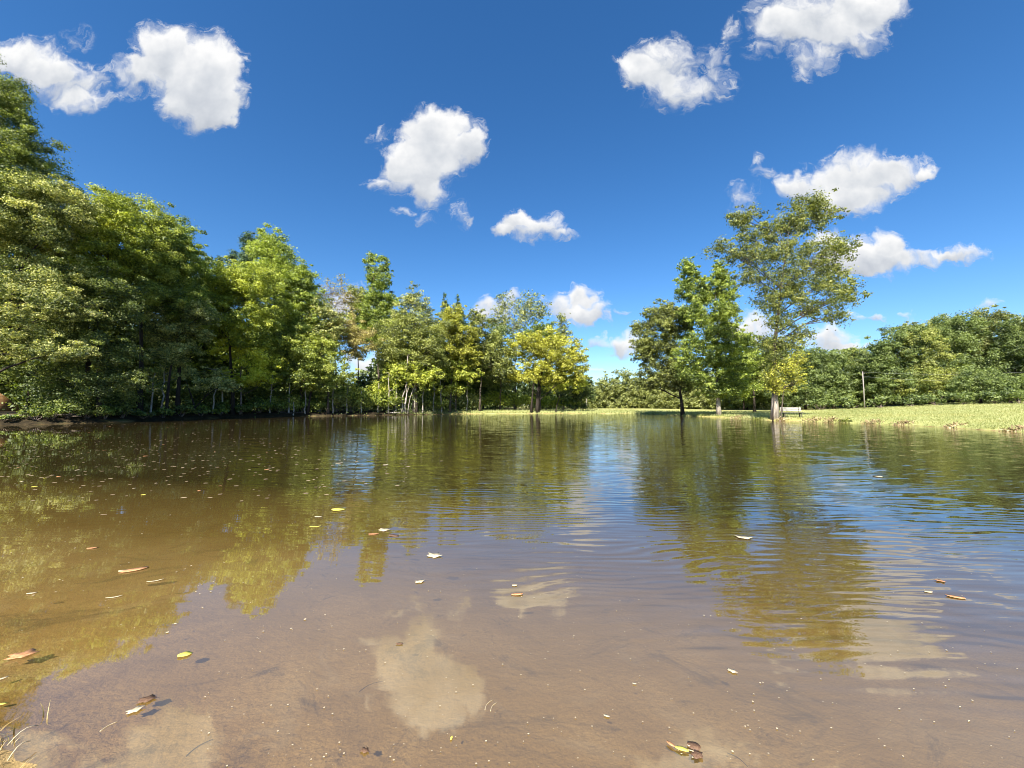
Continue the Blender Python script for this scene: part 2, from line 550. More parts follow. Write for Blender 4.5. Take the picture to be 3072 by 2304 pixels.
def build_ground():
    n = 620
    sx = np.linspace(-1, 1, n)
    k = 5.6
    xs = 1600 * np.sinh(k * sx) / math.sinh(k)
    sy = np.linspace(-.55, 1, n)
    ys = 2200 * np.sinh(k * sy) / math.sinh(k) + 1.5
    X, Y = np.meshgrid(xs, ys, indexing='xy')
    Z = ground_h(X, Y)
    V = np.stack([X, Y, Z], -1).reshape(-1, 3)
    i = np.arange(n - 1)
    I, J = np.meshgrid(i, i, indexing='xy')
    b = (J * n + I).ravel()
    Fq = np.stack([b, b + 1, b + n + 1, b + n], -1)
    sd = sdist(X, Y)
    u = X / np.maximum(np.abs(Y), 5)
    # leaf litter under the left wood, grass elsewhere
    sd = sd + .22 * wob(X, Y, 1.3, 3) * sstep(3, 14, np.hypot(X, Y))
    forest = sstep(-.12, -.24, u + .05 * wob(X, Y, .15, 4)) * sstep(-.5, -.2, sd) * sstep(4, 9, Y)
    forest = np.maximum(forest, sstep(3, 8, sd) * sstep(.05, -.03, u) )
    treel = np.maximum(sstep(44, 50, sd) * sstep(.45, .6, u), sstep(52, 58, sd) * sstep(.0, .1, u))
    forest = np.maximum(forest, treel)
    me = mesh_from('ground', V, Fq, 4, None, {'shore': sd.ravel(), 'forest': forest.ravel()}, smooth=True)
    m, N, L = new_mat('ground_soil_and_grass')
    geo = N.new('ShaderNodeNewGeometry')

    def noise(scale, detail=5, rough=.6, vec=None, dist=0):
        q = N.new('ShaderNodeTexNoise'); q.inputs['Scale'].default_value = scale
        q.inputs['Detail'].default_value = detail; q.inputs['Roughness'].default_value = rough
        q.inputs['Distortion'].default_value = dist
        L.new(vec or geo.outputs['Position'], q.inputs['Vector']); return q.outputs['Fac']

    def mix(fac, a, b, bt='MIX'):
        q = N.new('ShaderNodeMixRGB'); q.blend_type = bt
        for i_, v_ in ((0, fac), (1, a), (2, b)):
            if isinstance(v_, (int, float)): q.inputs[i_].default_value = v_
            elif isinstance(v_, tuple): q.inputs[i_].default_value = (*v_, 1)
            else: L.new(v_, q.inputs[i_])
        return q.outputs[0]

    def mr(v_, a, b, c=0, d=1, sm=True):
        q = N.new('ShaderNodeMapRange'); q.interpolation_type = 'SMOOTHSTEP' if sm else 'LINEAR'
        q.inputs['From Min'].default_value = a; q.inputs['From Max'].default_value = b
        q.inputs['To Min'].default_value = c; q.inputs['To Max'].default_value = d
        L.new(v_, q.inputs['Value']); return q.outputs[0]

    def att(nm):
        q = N.new('ShaderNodeAttribute'); q.attribute_name = nm; return q.outputs['Fac']
    # mud of the pond bed
    mud = ramp_node(N, [(.30, (.28, .185, .075)), (.5, (.47, .325, .145)), (.72, (.60, .44, .22))])
    L.new(noise(1.6, 6, .6, dist=.4), mud.inputs[0])
    grain = noise(90, 3, .7)
    mudc = mix(mr(grain, .35, .7, 0, .35), mud.outputs[0], (.17, .115, .05))
    blot = mr(noise(2.3, 7, .75, dist=1.2), .60, .72)
    mudc = mix(mr(noise(1.0, 4, .55, dist=.6), .42, .60, 0, .6), mudc, (.34, .225, .075))
    mudc = mix(mr(noise(1.7, 6, .6, dist=.8), .53, .64, 0, .45), mudc, (.47, .38, .26))
    mudc = mix(mr(noise(1.35, 8, .72, dist=1.6), .53, .66, 0, .85), mudc, (.12, .09, .05))
    mudc = mix(blot, mudc, (.085, .065, .038))
    # grass
    gr = ramp_node(N, [(.25, (.17, .19, .06)), (.5, (.32, .335, .13)), (.75, (.46, .44, .22))])
    mpn = N.new('ShaderNodeMapping'); mpn.inputs['Scale'].default_value = (.5, 1, 1)
    L.new(geo.outputs['Position'], mpn.inputs[0])
    L.new(noise(1.4, 8, .72, vec=mpn.outputs[0]), gr.inputs[0])
    grc = mix(mr(noise(9, 5, .7), .42, .66, 0, .55), gr.outputs[0], (.24, .25, .05))
    grc = mix(mr(noise(.16, 3, .5), .45, .62, 0, .5), grc, (.44, .36, .12))
    # leaf litter
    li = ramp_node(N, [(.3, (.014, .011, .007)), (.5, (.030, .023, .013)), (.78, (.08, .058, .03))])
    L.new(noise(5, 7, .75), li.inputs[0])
    col = grc
    bankc = mix(mr(noise(4, 6, .7), .4, .6), (.07, .045, .025), (.26, .18, .09))
    sn = N.new('ShaderNodeMath'); sn.operation = 'MULTIPLY_ADD'; sn.inputs[1].default_value = -.5
    L.new(noise(2.2, 5, .7), sn.inputs[0]); L.new(att('shore'), sn.inputs[2])
    col = mix(mr(sn.outputs[0], -.30, -.14), bankc, col)
    col = mix(mr(att('shore'), -.06, .06), mudc, col)
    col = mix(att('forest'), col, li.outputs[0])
    p = N.new('ShaderNodeBsdfPrincipled'); p.inputs['Roughness'].default_value = .95
    p.inputs['Specular IOR Level'].default_value = .1
    L.new(col, p.inputs['Base Color'])
    bp = N.new('ShaderNodeBump'); bp.inputs['Distance'].default_value = .02; bp.inputs['Strength'].default_value = .8
    L.new(noise(22, 6, .7), bp.inputs['Height']); L.new(bp.outputs[0], p.inputs['Normal'])
    o = N.new('ShaderNodeOutputMaterial'); L.new(p.outputs[0], o.inputs[0])
    me.materials.append(m)
    tag(link('ground', me), kind='structure')


build_ground()


def build_water():
    n = 420
    k = 3.6
    xs = 46 * np.sinh(k * np.linspace(-1, 1, n)) / math.sinh(k)
    ys = 80 * (np.exp(np.linspace(0, 4.2, n)) - 1) / (math.exp(4.2) - 1) - 1.5
    X, Y = np.meshgrid(xs, ys, indexing='xy')
    Z = ground_h(X, Y)
    dep = np.maximum(-Z, 0)
    keep = Z < .02
    i = np.arange(n - 1)
    I, J = np.meshgrid(i, i, indexing='xy')
    b = (J * n + I).ravel()
    Fq = np.stack([b, b + 1, b + n + 1, b + n], -1)
    kf = keep.ravel()[Fq].any(1)
    Fq = Fq[kf]
    used = np.unique(Fq)
    rm = np.zeros(n * n, np.int64); rm[used] = np.arange(len(used))
    V = np.stack([X, Y, np.zeros_like(X)], -1).reshape(-1, 3)[used]
    me = mesh_from('pond_water', V, rm[Fq], 4, None, {'depth': dep.ravel()[used]}, smooth=True)
    m, N, L = new_mat('pond_water')
    geo = N.new('ShaderNodeNewGeometry')
    sp = N.new('ShaderNodeSeparateXYZ'); L.new(geo.outputs['Position'], sp.inputs[0])

    def M(op, a, b=None, c=None, clamp=False):
        q = N.new('ShaderNodeMath'); q.operation = op; q.use_clamp = clamp
        for i_, v_ in enumerate((a, b, c)):
            if v_ is None: continue
            if isinstance(v_, (int, float)): q.inputs[i_].default_value = v_
            else: L.new(v_, q.inputs[i_])
        return q.outputs[0]

    def mr(v_, a, b, c=0, d=1):
        q = N.new('ShaderNodeMapRange'); q.interpolation_type = 'SMOOTHSTEP'
        q.inputs['From Min'].default_value = a; q.inputs['From Max'].default_value = b
        q.inputs['To Min'].default_value = c; q.inputs['To Max'].default_value = d
        L.new(v_, q.inputs['Value']); return q.outputs[0]

    def noise(scale, stretch, rot=0, detail=2, rough=.5, dist=0.0, off=(0, 0, 0)):
        mp = N.new('ShaderNodeMapping'); mp.inputs['Scale'].default_value = stretch
        mp.inputs['Rotation'].default_value = (0, 0, rad(rot)); mp.inputs['Location'].default_value = off
        mp.vector_type = 'TEXTURE' if False else 'POINT'
        L.new(geo.outputs['Position'], mp.inputs[0])
        q = N.new('ShaderNodeTexNoise'); q.noise_dimensions = '2D'; q.inputs['Scale'].default_value = scale
        q.inputs['Detail'].default_value = detail; q.inputs['Roughness'].default_value = rough
        q.inputs['Distortion'].default_value = dist
        L.new(mp.outputs[0], q.inputs['Vector']); return q.outputs['Fac']
    # wind ripples: crests run across the view, slightly oblique
    bend = noise(1, (.16, .45, 1), 3, 2, .5)
    bend2 = noise(1, (.9, 1.6, 1), -6, 1, .5, 0, (3, 1, 0))
    ph = M('MULTIPLY_ADD', sp.outputs[1], 54.0, M('MULTIPLY', sp.outputs[0], 3.2))
    ph = M('MULTIPLY_ADD', bend, 60.0, ph)
    ph = M('MULTIPLY_ADD', bend2, 16.0, ph)
    train = M('MULTIPLY', M('SINE', ph), mr(noise(1, (.7, 1.9, 1), 10, 2, .5, 0, (9, 4, 0)), .36, .66, .05, .30))
    wy = M('ADD', M('SUBTRACT', noise(1, (1.4, 12.5, 1), 4, 1.0, .5, .15), .5),
           M('MULTIPLY', M('SUBTRACT', noise(1, (3.4, 24.0, 1), -5, 1, .5, .2), .5), .45))
    wy = M('ADD', M('MULTIPLY', wy, .75), train)
    wx = M('SUBTRACT', noise(1, (2.4, 5.0, 1), 20, 2, .5, .2, (7, 3, 0)), .5)
    sw = M('SUBTRACT', noise(1, (.35, 1.1, 1), 8, 2, .5), .5)
    # sheltered water is calm: near bank, and below the left wood
    gust = noise(1, (.05, .12, 1), 0, 2, .5, .3)
    a1 = mr(M('ADD', M('MULTIPLY_ADD', sp.outputs[0], .75, sp.outputs[1]), M('MULTIPLY', M('SUBTRACT', gust, .5), 3)), 2.4, 5.2, .04, 1)
    a2 = mr(M('ADD', sp.outputs[0], M('MULTIPLY', M('SUBTRACT', gust, .5), 10)), -14, -2, .28, 1)
    am = M('MULTIPLY', a1, a2)
    am = M('MULTIPLY_ADD', am, .15, .003)
    ny = M('ADD', M('MULTIPLY', wy, am), M('MULTIPLY', sw, .010))
    nx = M('MULTIPLY', wx, M('MULTIPLY', am, .42))
    cb = N.new('ShaderNodeCombineXYZ'); cb.inputs[2].default_value = 1
    L.new(nx, cb.inputs[0]); L.new(ny, cb.inputs[1])
    nm = N.new('ShaderNodeVectorMath'); nm.operation = 'NORMALIZE'; L.new(cb.outputs[0], nm.inputs[0])
    nrm = nm.outputs[0]
    # turbid body of the water over the bed
    dep_ = N.new('ShaderNodeAttribute'); dep_.attribute_name = 'depth'
    murk = M('SUBTRACT', 1.0, M('POWER', 2.718, M('MULTIPLY', dep_.outputs['Fac'], -3.0)))
    tr = N.new('ShaderNodeBsdfTransparent'); tr.inputs[0].default_value = (.95, .88, .70, 1)
    df = N.new('ShaderNodeBsdfDiffuse')
    rp = ramp_node(N, [(.0, (.42, .29, .11)), (.30, (.15, .098, .026)), (.75, (.034, .025, .008))])
    L.new(M('MULTIPLY', dep_.outputs['Fac'], 1.1), rp.inputs[0])
    L.new(rp.outputs[0], df.inputs[0])
    mx = N.new('ShaderNodeMixShader'); L.new(murk, mx.inputs[0])
    L.new(tr.outputs[0], mx.inputs[1]); L.new(df.outputs[0], mx.inputs[2])
    gl = N.new('ShaderNodeBsdfGlossy'); gl.inputs['Roughness'].default_value = .02
    gl.inputs[0].default_value = (1, 1, 1, 1)
    L.new(nrm, gl.inputs['Normal'])
    fr = N.new('ShaderNodeFresnel'); fr.inputs['IOR'].default_value = 1.36
    L.new(nrm, fr.inputs['Normal'])
    mf = N.new('ShaderNodeMixShader'); L.new(M('MULTIPLY_ADD', fr.outputs[0], .79, .20), mf.inputs[0])
    L.new(mx.outputs[0], mf.inputs[1]); L.new(gl.outputs[0], mf.inputs[2])
    o = N.new('ShaderNodeOutputMaterial'); L.new(mf.outputs[0], o.inputs[0])
    me.materials.append(m)
    tag(link('pond_water', me), kind='structure')


build_water()


# ------------------------------------------------------------------ trees
def leaves_mesh(rng, cen, rad3, per, Lf, asp, mat, up=.75, var=.28, base=None, outc=None):
    """cen (k,3) clump centres, rad3 (k,3) radii, per = leaves per clump"""
    k = len(cen)
    wt = (rad3[:, 0] * rad3[:, 0]) ** .8
    ci = np.repeat(np.arange(k), np.maximum(3, (per * k * wt / wt.sum())).astype(int))
    n = len(ci)
    d = rng.normal(size=(n, 3)); d /= np.linalg.norm(d, axis=1)[:, None]
    r = .15 + .85 * rng.rand(n) ** .65
    r *= 1 + .6 * rng.rand(n) ** 5
    pos = cen[ci] + d * r[:, None] * rad3[ci]
    nn = d * .75 + np.array([0, 0, up * .55]) + rng.normal(size=(n, 3)) * .5
    nn /= np.linalg.norm(nn, axis=1)[:, None]
    t = rng.normal(size=(n, 3)); t -= (t * nn).sum(1)[:, None] * nn
    t /= np.linalg.norm(t, axis=1)[:, None]
    b = np.cross(nn, t)
    ln = Lf * (.6 + .8 * rng.rand(n))[:, None] / 2
    q = np.stack([pos - t * ln, pos + b * ln * asp, pos + t * ln, pos - b * ln * asp], 1)
    cb = (rng.rand(k) if base is None else base)
    tint = np.clip(.5 + (cb[ci] - .5) * .75 + rng.normal(size=n) * var, 0, 1)
    V = q.reshape(-1, 3)
    return mesh_from('crown', V, np.arange(4 * n), 4, mat, {'tint': np.repeat(tint, 4)})


TREES = []


def tree(name, label, cat, group, base, D, lobes, pal, trunk=.25, bark=None, lai=3.0, seed=None, leaf=None, flat=.55,
         asp=.6, clump=None, branches=26, ytop=None, multi=0, lean=0.0, limb=None, tint=.5, tspread=1.0, grow=1.17, loose=.5):
    """base: pixel x where the trunk stands, D: metres ahead; lobes: (px, py, rx, ry[, depth shift]) ellipsoids of the crown"""
    global TREES
    seed = seed if seed is not None else (len(TREES) * 37 + 11)
    rng = np.random.RandomState(seed)
    D = max(D, shore_D(base) + .55)
    X0 = (base - 1536) / F * D
    z0 = max(gh(X0, D), -.05)
    root = empty(name, (X0, D, z0))
    tag(root, label, cat, group)
    TREES.append(root)
    org = np.array([X0, D, z0])
    Lf = (leaf * .85 if leaf else max(.12, D * .0041))
    larea = .5 * asp * Lf * Lf
    cens, rads, owner, lobc = [], [], [], []
    tot = 0
    for lb in lobes:
        px, py, rx, ry = lb[:4]
        dy = lb[4] if len(lb) > 4 else 0
        c = at(px, py, D + dy)
        Rx, Rz = rx * grow / F * D, ry * grow / F * D
        Ry = Rx * .9
        rc = clump or np.clip(.15 * min(Rx, Rz * 1.3) + .26, .34, 1.3)
        nc = int(np.clip(2.6 * Rx * Rz / rc ** 2, 5, 120))
        d = rng.normal(size=(nc, 3)); d /= np.linalg.norm(d, axis=1)[:, None]
        lump = 1 + .12 * np.sin(d[:, 0] * 5 + seed) + .12 * np.sin(d[:, 2] * 6 + seed * 2)
        r = (rng.rand(nc) ** .42) * lump
        p = c + d * r[:, None] * (np.array([Rx, Ry, Rz]) - rc * np.array([.6, .6, .35])).clip(.1)
        cens.append(p)
        s = rc * (.6 + .8 * rng.rand(nc))
        rads.append(np.stack([s, s, s * (flat * .55 + .42)], -1)); lobc.append(c); owner += [len(lobc) - 1] * nc
        tot += lai * 1.3 * pi * Rx * Rz / larea
        # loose sprays that roughen the outline
        ns = int(nc * loose)
        d = rng.normal(size=(ns, 3)); d /= np.linalg.norm(d, axis=1)[:, None]
        r = (.75 if loose < 1 else .35) + (.38 if loose < 1 else .85) * rng.rand(ns)
        cens.append(c + d * r[:, None] * np.array([Rx, Ry, Rz]))
        s = rc * (.25 + .35 * rng.rand(ns))
        rads.append(np.stack([s * 1.3, s * 1.3, s * .6], -1)); owner += [len(lobc) - 1] * ns
    cen = np.concatenate(cens); rd = np.concatenate(rads)
    per = int(np.clip(tot / len(cen), 14, 900))
    base_t = np.clip(tint + (rng.rand(len(cen)) - .5) * tspread, 0, 1)
    me = leaves_mesh(rng, cen - org, rd, per, Lf, asp, PAL[pal], base=base_t)
    # trunk and limbs
    mb = MB()
    ztop = cen[:, 2].max() - .6
    zc = cen[:, 2].mean()
    cxy = cen[cen[:, 2] > zc][:, :2].mean(0) - org[:2]
    Ht = ztop - z0
    nseg = 9
    stems = 1 + multi
    lines = []
    for sidx in range(stems):
        off = np.array([0, 0]) if sidx == 0 else rng.normal(size=2) * np.array([.7, .5]) * (D / 45)
        hh = Ht * (.9 if sidx == 0 else .75 + .2 * rng.rand())
        tt = np.linspace(0, 1, nseg)
        wx = np.cumsum(rng.normal(size=nseg)) * .012 * Ht
        wy = np.cumsum(rng.normal(size=nseg)) * .012 * Ht
        wx -= wx[0]; wy -= wy[0]
        pts = np.stack([off[0] + cxy[0] * tt ** 1.6 + wx * tt + lean * tt * Ht, off[1] + cxy[1] * tt ** 1.6 + wy * tt, -.25 + (hh + .25) * tt], -1)
        rr = trunk / 2 * (1 if sidx == 0 else .75) * (1 - tt) ** 1.15 * .9 + .014
        rr[0] *= 1.55
        rr[1] *= 1.05
        mb.tube(pts, rr, 8)
        lines.append((pts, rr))
    lm = MB()
    owner = np.array(owner)
    paths = []
    for li, lc in enumerate(lobc):
        c = lc - org
        pts, rr = lines[rng.randint(len(lines))]
        hz = np.hypot(c[0] - pts[5, 0], c[1] - pts[5, 1])
        zs = np.clip(c[2] - .25 - hz * (.5 + .5 * rng.rand()), Ht * .14, Ht * .84)
        q = np.array([np.interp(zs, pts[:, 2], pts[:, i]) for i in range(3)])
        r0 = min(np.interp(zs, pts[:, 2], rr) * .55, .11)
        t = np.linspace(0, 1, 9)[:, None]
        dlen = np.linalg.norm(c - q)
        mid = q + (c - q) * .5 + np.array([0, 0, rng.uniform(-.02, .14) * dlen]) + rng.normal(size=3) * .05 * dlen
        pp = (1 - t) ** 2 * q + 2 * t * (1 - t) * mid + t * t * c + np.cumsum(rng.normal(size=(9, 3)), 0) * .012 * dlen * np.sin(pi * t)
        rrl = np.linspace(r0, .022 * max(1, D / 45), 9)
        lm.tube(pp, rrl, 6, cap=False)
        paths.append((pp, rrl))
    nb = min(branches, len(cen))
    for j in rng.permutation(len(cen))[:nb]:
        c = cen[j] - org
        pp, rrl = paths[owner[j]]
        k = rng.randint(3, 9)
        q, r0 = pp[k], rrl[k] * .6
        t = np.linspace(0, 1, 5)[:, None]
        dlen = np.linalg.norm(c - q)
        mid = (q + c) / 2 + rng.normal(size=3) * .10 * dlen
        p2 = (1 - t) ** 2 * q + 2 * t * (1 - t) * mid + t * t * c
        lm.tube(p2, np.linspace(r0, .010 * max(1, D / 45), 5), 4, cap=False)
    lm.build('limbs', limb or (BARKD if bark is BARKD else BARK), root, smooth=True)
    mb.build('trunk', bark or BARK, root, smooth=True)
    link('crown', me, root)
    return root


exec_trees = True
WL = 'wood along the left bank'
B0 = BARKD
# --- left wood, front row
tree('broadleaf_tree', 'tallest dark green tree cut off by the left frame edge, crown leaning over the pond', 'tree', WL, -190, 27,
     [(-120,430,200,230),(-60,560,190,150),(30,470,75,85),(60,560,85,70),(-40,320,100,100),(-200,300,160,180),(80,400,22,30)], 'deep', .5, BARKD, 2.6, flat=.4, branches=50, tint=.6)
tree('broadleaf_tree', 'olive and cream leaved oak at the far left with flat low boughs over the water', 'tree', WL, -75, 27,
     [(60,660,140,130),(150,620,90,90),(60,800,130,80),(90,905,140,46),(190,930,70,28),(60,1035,170,42),(195,1055,75,26),(50,975,120,40)], 'pale', .42, BARKD, 2.7, flat=.34, branches=50, tint=.55)
tree('broadleaf_tree', 'yellow topped green tree just right of the oak at the left edge', 'tree', WL, 262, 31,
     [(250,640,90,95),(330,640,80,70),(200,720,80,110),(300,760,110,70),(370,700,60,70),(240,850,70,60)], 'lime', .45, BARKD, 2.2, flat=.42, tint=.38, tspread=.9, branches=50)
tree('broadleaf_tree', 'dark shaded tree with a bare lower trunk below the yellow topped tree', 'tree', WL, 300, 29,
     [(240,960,90,75),(330,900,90,80),(290,1050,120,60),(200,1140,110,50),(330,1150,100,45)], 'deep', .34, BARKD, 2.2, flat=.4, branches=45, tint=.35)
tree('broadleaf_tree', 'yellow green tree rising behind the yellow topped tree, its crown rounded', 'tree', WL, 420, 35,
     [(430,700,85,95),(370,660,70,55),(470,760,80,80),(400,830,110,90),(470,880,90,80)], 'mid', .45, BARKD, 2.8, flat=.45, tint=.5, branches=40)
tree('broadleaf_tree', 'mid green tree ending the high part of the left wood', 'tree', WL, 535, 38,
     [(535,740,60,80),(565,800,52,80),(520,860,80,90),(560,930,70,80)], 'green', .4, BARKD, 3.0, flat=.45, tint=.7, branches=40)
tree('broadleaf_tree', 'pale green tree with layered flat boughs left of the bright yellow saplings', 'tree', WL, 500, 33,
     [(490,955,55,48),(560,1000,70,30),(470,1010,60,35),(545,1055,60,26),(600,950,50,50),(510,1075,50,26)], 'pale', .3, BARKD, 2.6, flat=.34, tint=.6, branches=40)
tree('broadleaf_tree', 'green tree with a low pale bough reaching over the water beside the shaded trunks', 'tree', WL, 590, 34,
     [(575,1120,85,20),(640,1150,60,20),(520,1105,40,16),(680,1155,40,18)], 'pale', .22, BARKD, 2.6, flat=.34, tint=.85, branches=20)
tree('broadleaf_tree', 'broad yellow green tree below the two pine tips', 'tree', WL, 700, 42,
     [(690,850,95,68),(640,880,60,70),(760,880,80,80),(700,950,110,70),(640,970,60,60),(760,1000,70,60)], 'lime', .45, BARKD, 2.8, flat=.45, tint=.42, branches=45)
tree('broadleaf_tree', 'brightest yellow sapling with drooping boughs near the waterline', 'tree', WL, 725, 37,
     [(722,1010,48,44),(775,1080,55,40),(690,1055,45,30),(730,1135,55,24),(665,1120,30,18),(790,1130,40,20)], 'bright', .2, TWIG, 2.4, flat=.38, tint=.6, branches=40)
tree('broadleaf_tree', 'high rounded green tree standing beside the dark pine', 'tree', WL, 815, 50,
     [(805,745,58,62),(830,800,62,70),(780,830,60,70),(850,860,70,70)], 'green', .45, BARK, 3.2, flat=.5, tint=.8, branches=35)
tree('broadleaf_tree', 'rounded green tree stepping down right of the high rounded tree', 'tree', WL, 905, 50,
     [(885,845,50,68),(920,880,38,62),(900,950,75,70),(850,960,70,80),(930,1010,60,60)], 'green', .42, BARK, 3.2, flat=.5, tint=.75, branches=35)
tree('broadleaf_tree', 'mid green leafy tree in front of the stepped green tree, with a pale slim trunk', 'tree', WL, 868, 41,
     [(860,1040,75,55),(900,1090,80,50),(830,1120,60,35),(930,1130,50,30)], 'mid', .18, BARKP, 2.8, flat=.42, tint=.55, branches=40)
tree('broadleaf_tree', 'green tree with tangled dark stems between the pale trunk and the sky gap', 'tree', WL, 925, 43,
     [(960,1050,60,50),(1000,1110,60,45),(960,1150,60,30)], 'mid', .34, BARKD, 2.8, flat=.42, tint=.62, branches=40)
tree('bare_tree', 'thin reddish tree with nearly bare twigs against a white cloud', 'tree', WL, 1015, 60,
     [(1000,880,52,48),(1035,905,50,55),(975,910,30,40)], 'rust', .25, TWIG, .35, flat=.8, clump=.9, branches=110)
tree('broadleaf_tree', 'orange tinted tree below the bare reddish twigs', 'tree', WL, 1030, 53,
     [(1030,985,60,42),(1080,1010,60,40),(990,1010,50,50),(1060,1050,60,26)], 'rust', .3, BARK, 2.0, flat=.45, tint=.75, branches=45)
tree('broadleaf_tree', 'pale green tree left of the orange tinted tree', 'tree', WL, 985, 50,
     [(965,930,40,46),(1000,960,35,40),(975,1010,50,50)], 'pale', .3, BARK, 2.2, flat=.45, tint=.5, branches=40)
tree('broadleaf_tree', 'slim dark green tree with twin pointed tops above the wood', 'tree', WL, 1140, 62,
     [(1118,800,22,46),(1156,808,20,42),(1135,880,44,55),(1145,940,52,60),(1110,970,60,55),(1150,1010,60,50)], 'green', .45, BARK, 3.4, flat=.6, clump=.75, tint=.62, branches=40)
tree('broadleaf_tree', 'olive brown shoulder tree left of the twin pointed top', 'tree', WL, 1075, 64,
     [(1070,885,28,28),(1085,930,42,42),(1090,985,50,40)], 'olive', .3, BARK, 2.6, flat=.55, tint=.5, branches=30)
tree('broadleaf_tree', 'light feathery green tree rising right of the twin pointed top', 'tree', WL, 1240, 58,
     [(1240,890,32,38),(1215,930,35,40),(1268,920,28,32),(1240,960,50,36)], 'pale', .28, TWIG, 1.5, flat=.5, clump=.7, tint=.55, branches=60)
tree('broadleaf_tree', 'wide olive brown tree below the feathery light green tree', 'tree', WL, 1250, 54,
     [(1200,1000,75,58),(1270,990,65,62),(1240,1060,90,55),(1175,1075,55,50),(1290,1080,45,60)], 'olive', .4, BARK, 2.7, flat=.5, tint=.68, branches=50)
tree('broadleaf_tree', 'lime green low tree over the two slim white trunks', 'tree', WL, 1212, 50,
     [(1260,1140,50,24),(1210,1105,50,30),(1160,1150,45,24),(1290,1120,35,22)], 'lime', .14, BARKP, 2.4, flat=.4, tint=.72, branches=40, multi=1)
tree('cedar_tree', 'dark pointed cedar behind the golden green tree, left of its partner', 'tree', WL, 1336, 78,
     [(1334,888,4,12),(1334,902,8,14),(1336,920,13,16),(1338,945,20,22),(1338,975,26,30)], 'pine', .3, BARKD, 3, flat=.35, clump=.34, asp=.35, branches=25, grow=1.0)
tree('cedar_tree', 'dark narrow cedar spire behind the golden green tree, right of its partner', 'tree', WL, 1375, 78,
     [(1373,892,3,12),(1374,908,6,14),(1377,925,10,16),(1380,945,15,20),(1385,975,28,30)], 'pine', .3, BARKD, 3, flat=.35, clump=.34, asp=.35, branches=25, grow=1.0)
tree('broadleaf_tree', 'golden green tree in front of the two dark cedars', 'tree', WL, 1350, 57,
     [(1358,945,40,38),(1345,990,50,44),(1385,1010,50,48),(1350,1060,66,46),(1405,1070,40,44)], 'yellow', .36, BARK, 2.7, flat=.45, tint=.38, branches=45)
tree('broadleaf_tree', 'lime green low tree with a drooping bough under the golden green tree', 'tree', WL, 1368, 52,
     [(1340,1110,60,26),(1395,1125,55,20),(1315,1180,30,20),(1360,1165,36,18)], 'lime', .26, BARK, 2.5, flat=.4, tint=.78, branches=40)
tree('broadleaf_tree', 'dull olive tree filling in right of the golden green tree', 'tree', WL, 1440, 64,
     [(1430,965,30,38),(1455,1000,50,50),(1445,1060,60,55),(1490,1080,50,60)], 'olive', .36, BARK, 2.7, flat=.5, tint=.5, branches=40)
tree('bare_tree', 'tall sparse tree with upright twiggy boughs before two clouds', 'tree', WL, 1545, 78,
     [(1515,915,30,40),(1560,925,36,44),(1600,925,36,44),(1550,980,66,50),(1490,960,32,40),(1630,930,20,30)], 'pale', .45, BARK, .95, flat=.9, clump=.8, tint=.4, branches=120)
tree('broadleaf_tree', 'dim green tree seen through the gap left of the big yellow tree', 'tree', WL, 1500, 70,
     [(1500,1010,40,40),(1500,1060,50,46),(1480,1120,50,46),(1530,1110,40,50)], 'wood', .4, BARK, 2.0, flat=.5, tint=.5, branches=40)
tree('cedar_tree', 'dark green bushy top just above the left of the big yellow tree', 'tree', WL, 1620, 72,
     [(1625,985,34,26),(1600,1010,40,30),(1650,1005,30,26)], 'green', .3, BARK, 2.6, flat=.45, tint=.3, branches=30)
tree('bare_tree', 'slender sparse tree poking up behind the right of the big yellow tree', 'tree', WL, 1690, 80,
     [(1688,965,22,28),(1700,1000,18,26),(1680,1000,16,22)], 'olive', .22, TWIG, .9, flat=.8, clump=.6, branches=50)
tree('broadleaf_tree', 'big spreading yellow tree on dark trunks at the end of the left wood', 'tree', WL, 1612, 62,
     [(1625,1030,88,38),(1570,1040,50,34),(1680,1055,70,44),(1715,1085,52,40),(1640,1090,90,36),(1570,1130,50,18),(1640,1135,70,20),(1720,1130,44,22)], 'yellow', .5, BARKD, 2.9, flat=.4, tint=.62, branches=60, multi=3)
tree('broadleaf_tree', 'yellow green low bough tree at the right foot of the big yellow tree', 'tree', WL, 1667, 60,
     [(1690,1150,46,22),(1735,1145,34,26),(1660,1165,30,14)], 'lime', .22, BARKD, 2.3, flat=.4, tint=.68, branches=30)
tree('broadleaf_tree', 'shaded green tree at the open corner right of the big yellow tree', 'tree', WL, 1725, 74,
     [(1735,1150,40,40),(1710,1180,40,36),(1755,1185,34,30)], 'wood', .3, BARK, 2.8, flat=.5, tint=.3, branches=25)
# pines behind
tree('pine_tree', 'tall blue green pine top rising left of the high rounded tree', 'tree', 'pines behind the left wood', 752, 62,
     [(748,725,22,34),(742,775,30,36),(752,830,36,40)], 'pine', .5, BARKD, 3, flat=.4, clump=.8, asp=.3, branches=40)
tree('pine_tree', 'small pine tip just left of the tall blue green pine', 'tree', 'pines behind the left wood', 700, 66,
     [(700,770,12,18),(698,800,20,22)], 'pine', .35, BARKD, 3, flat=.4, clump=.6, asp=.3)
tree('pine_tree', 'pine tip poking over the broad yellow green tree', 'tree', 'pines behind the left wood', 661, 66,
     [(661,785,9,18),(661,815,16,24)], 'pine', .35, BARKD, 3, flat=.4, clump=.6, asp=.3)
tree('pine_tree', 'leftmost pine tip, beside the mid green tree that ends the high wood', 'tree', 'pines behind the left wood', 614, 64,
     [(614,795,9,20),(612,830,18,26)], 'pine', .35, BARKD, 3, flat=.4, clump=.6, asp=.3)
tree('pine_tree', 'short dark pine filling the notch below the leftmost pine tip', 'tree', 'pines behind the left wood', 600, 58,
     [(600,860,26,40),(600,920,34,50)], 'pine', .4, BARKD, 3, flat=.4, clump=.8, asp=.3)

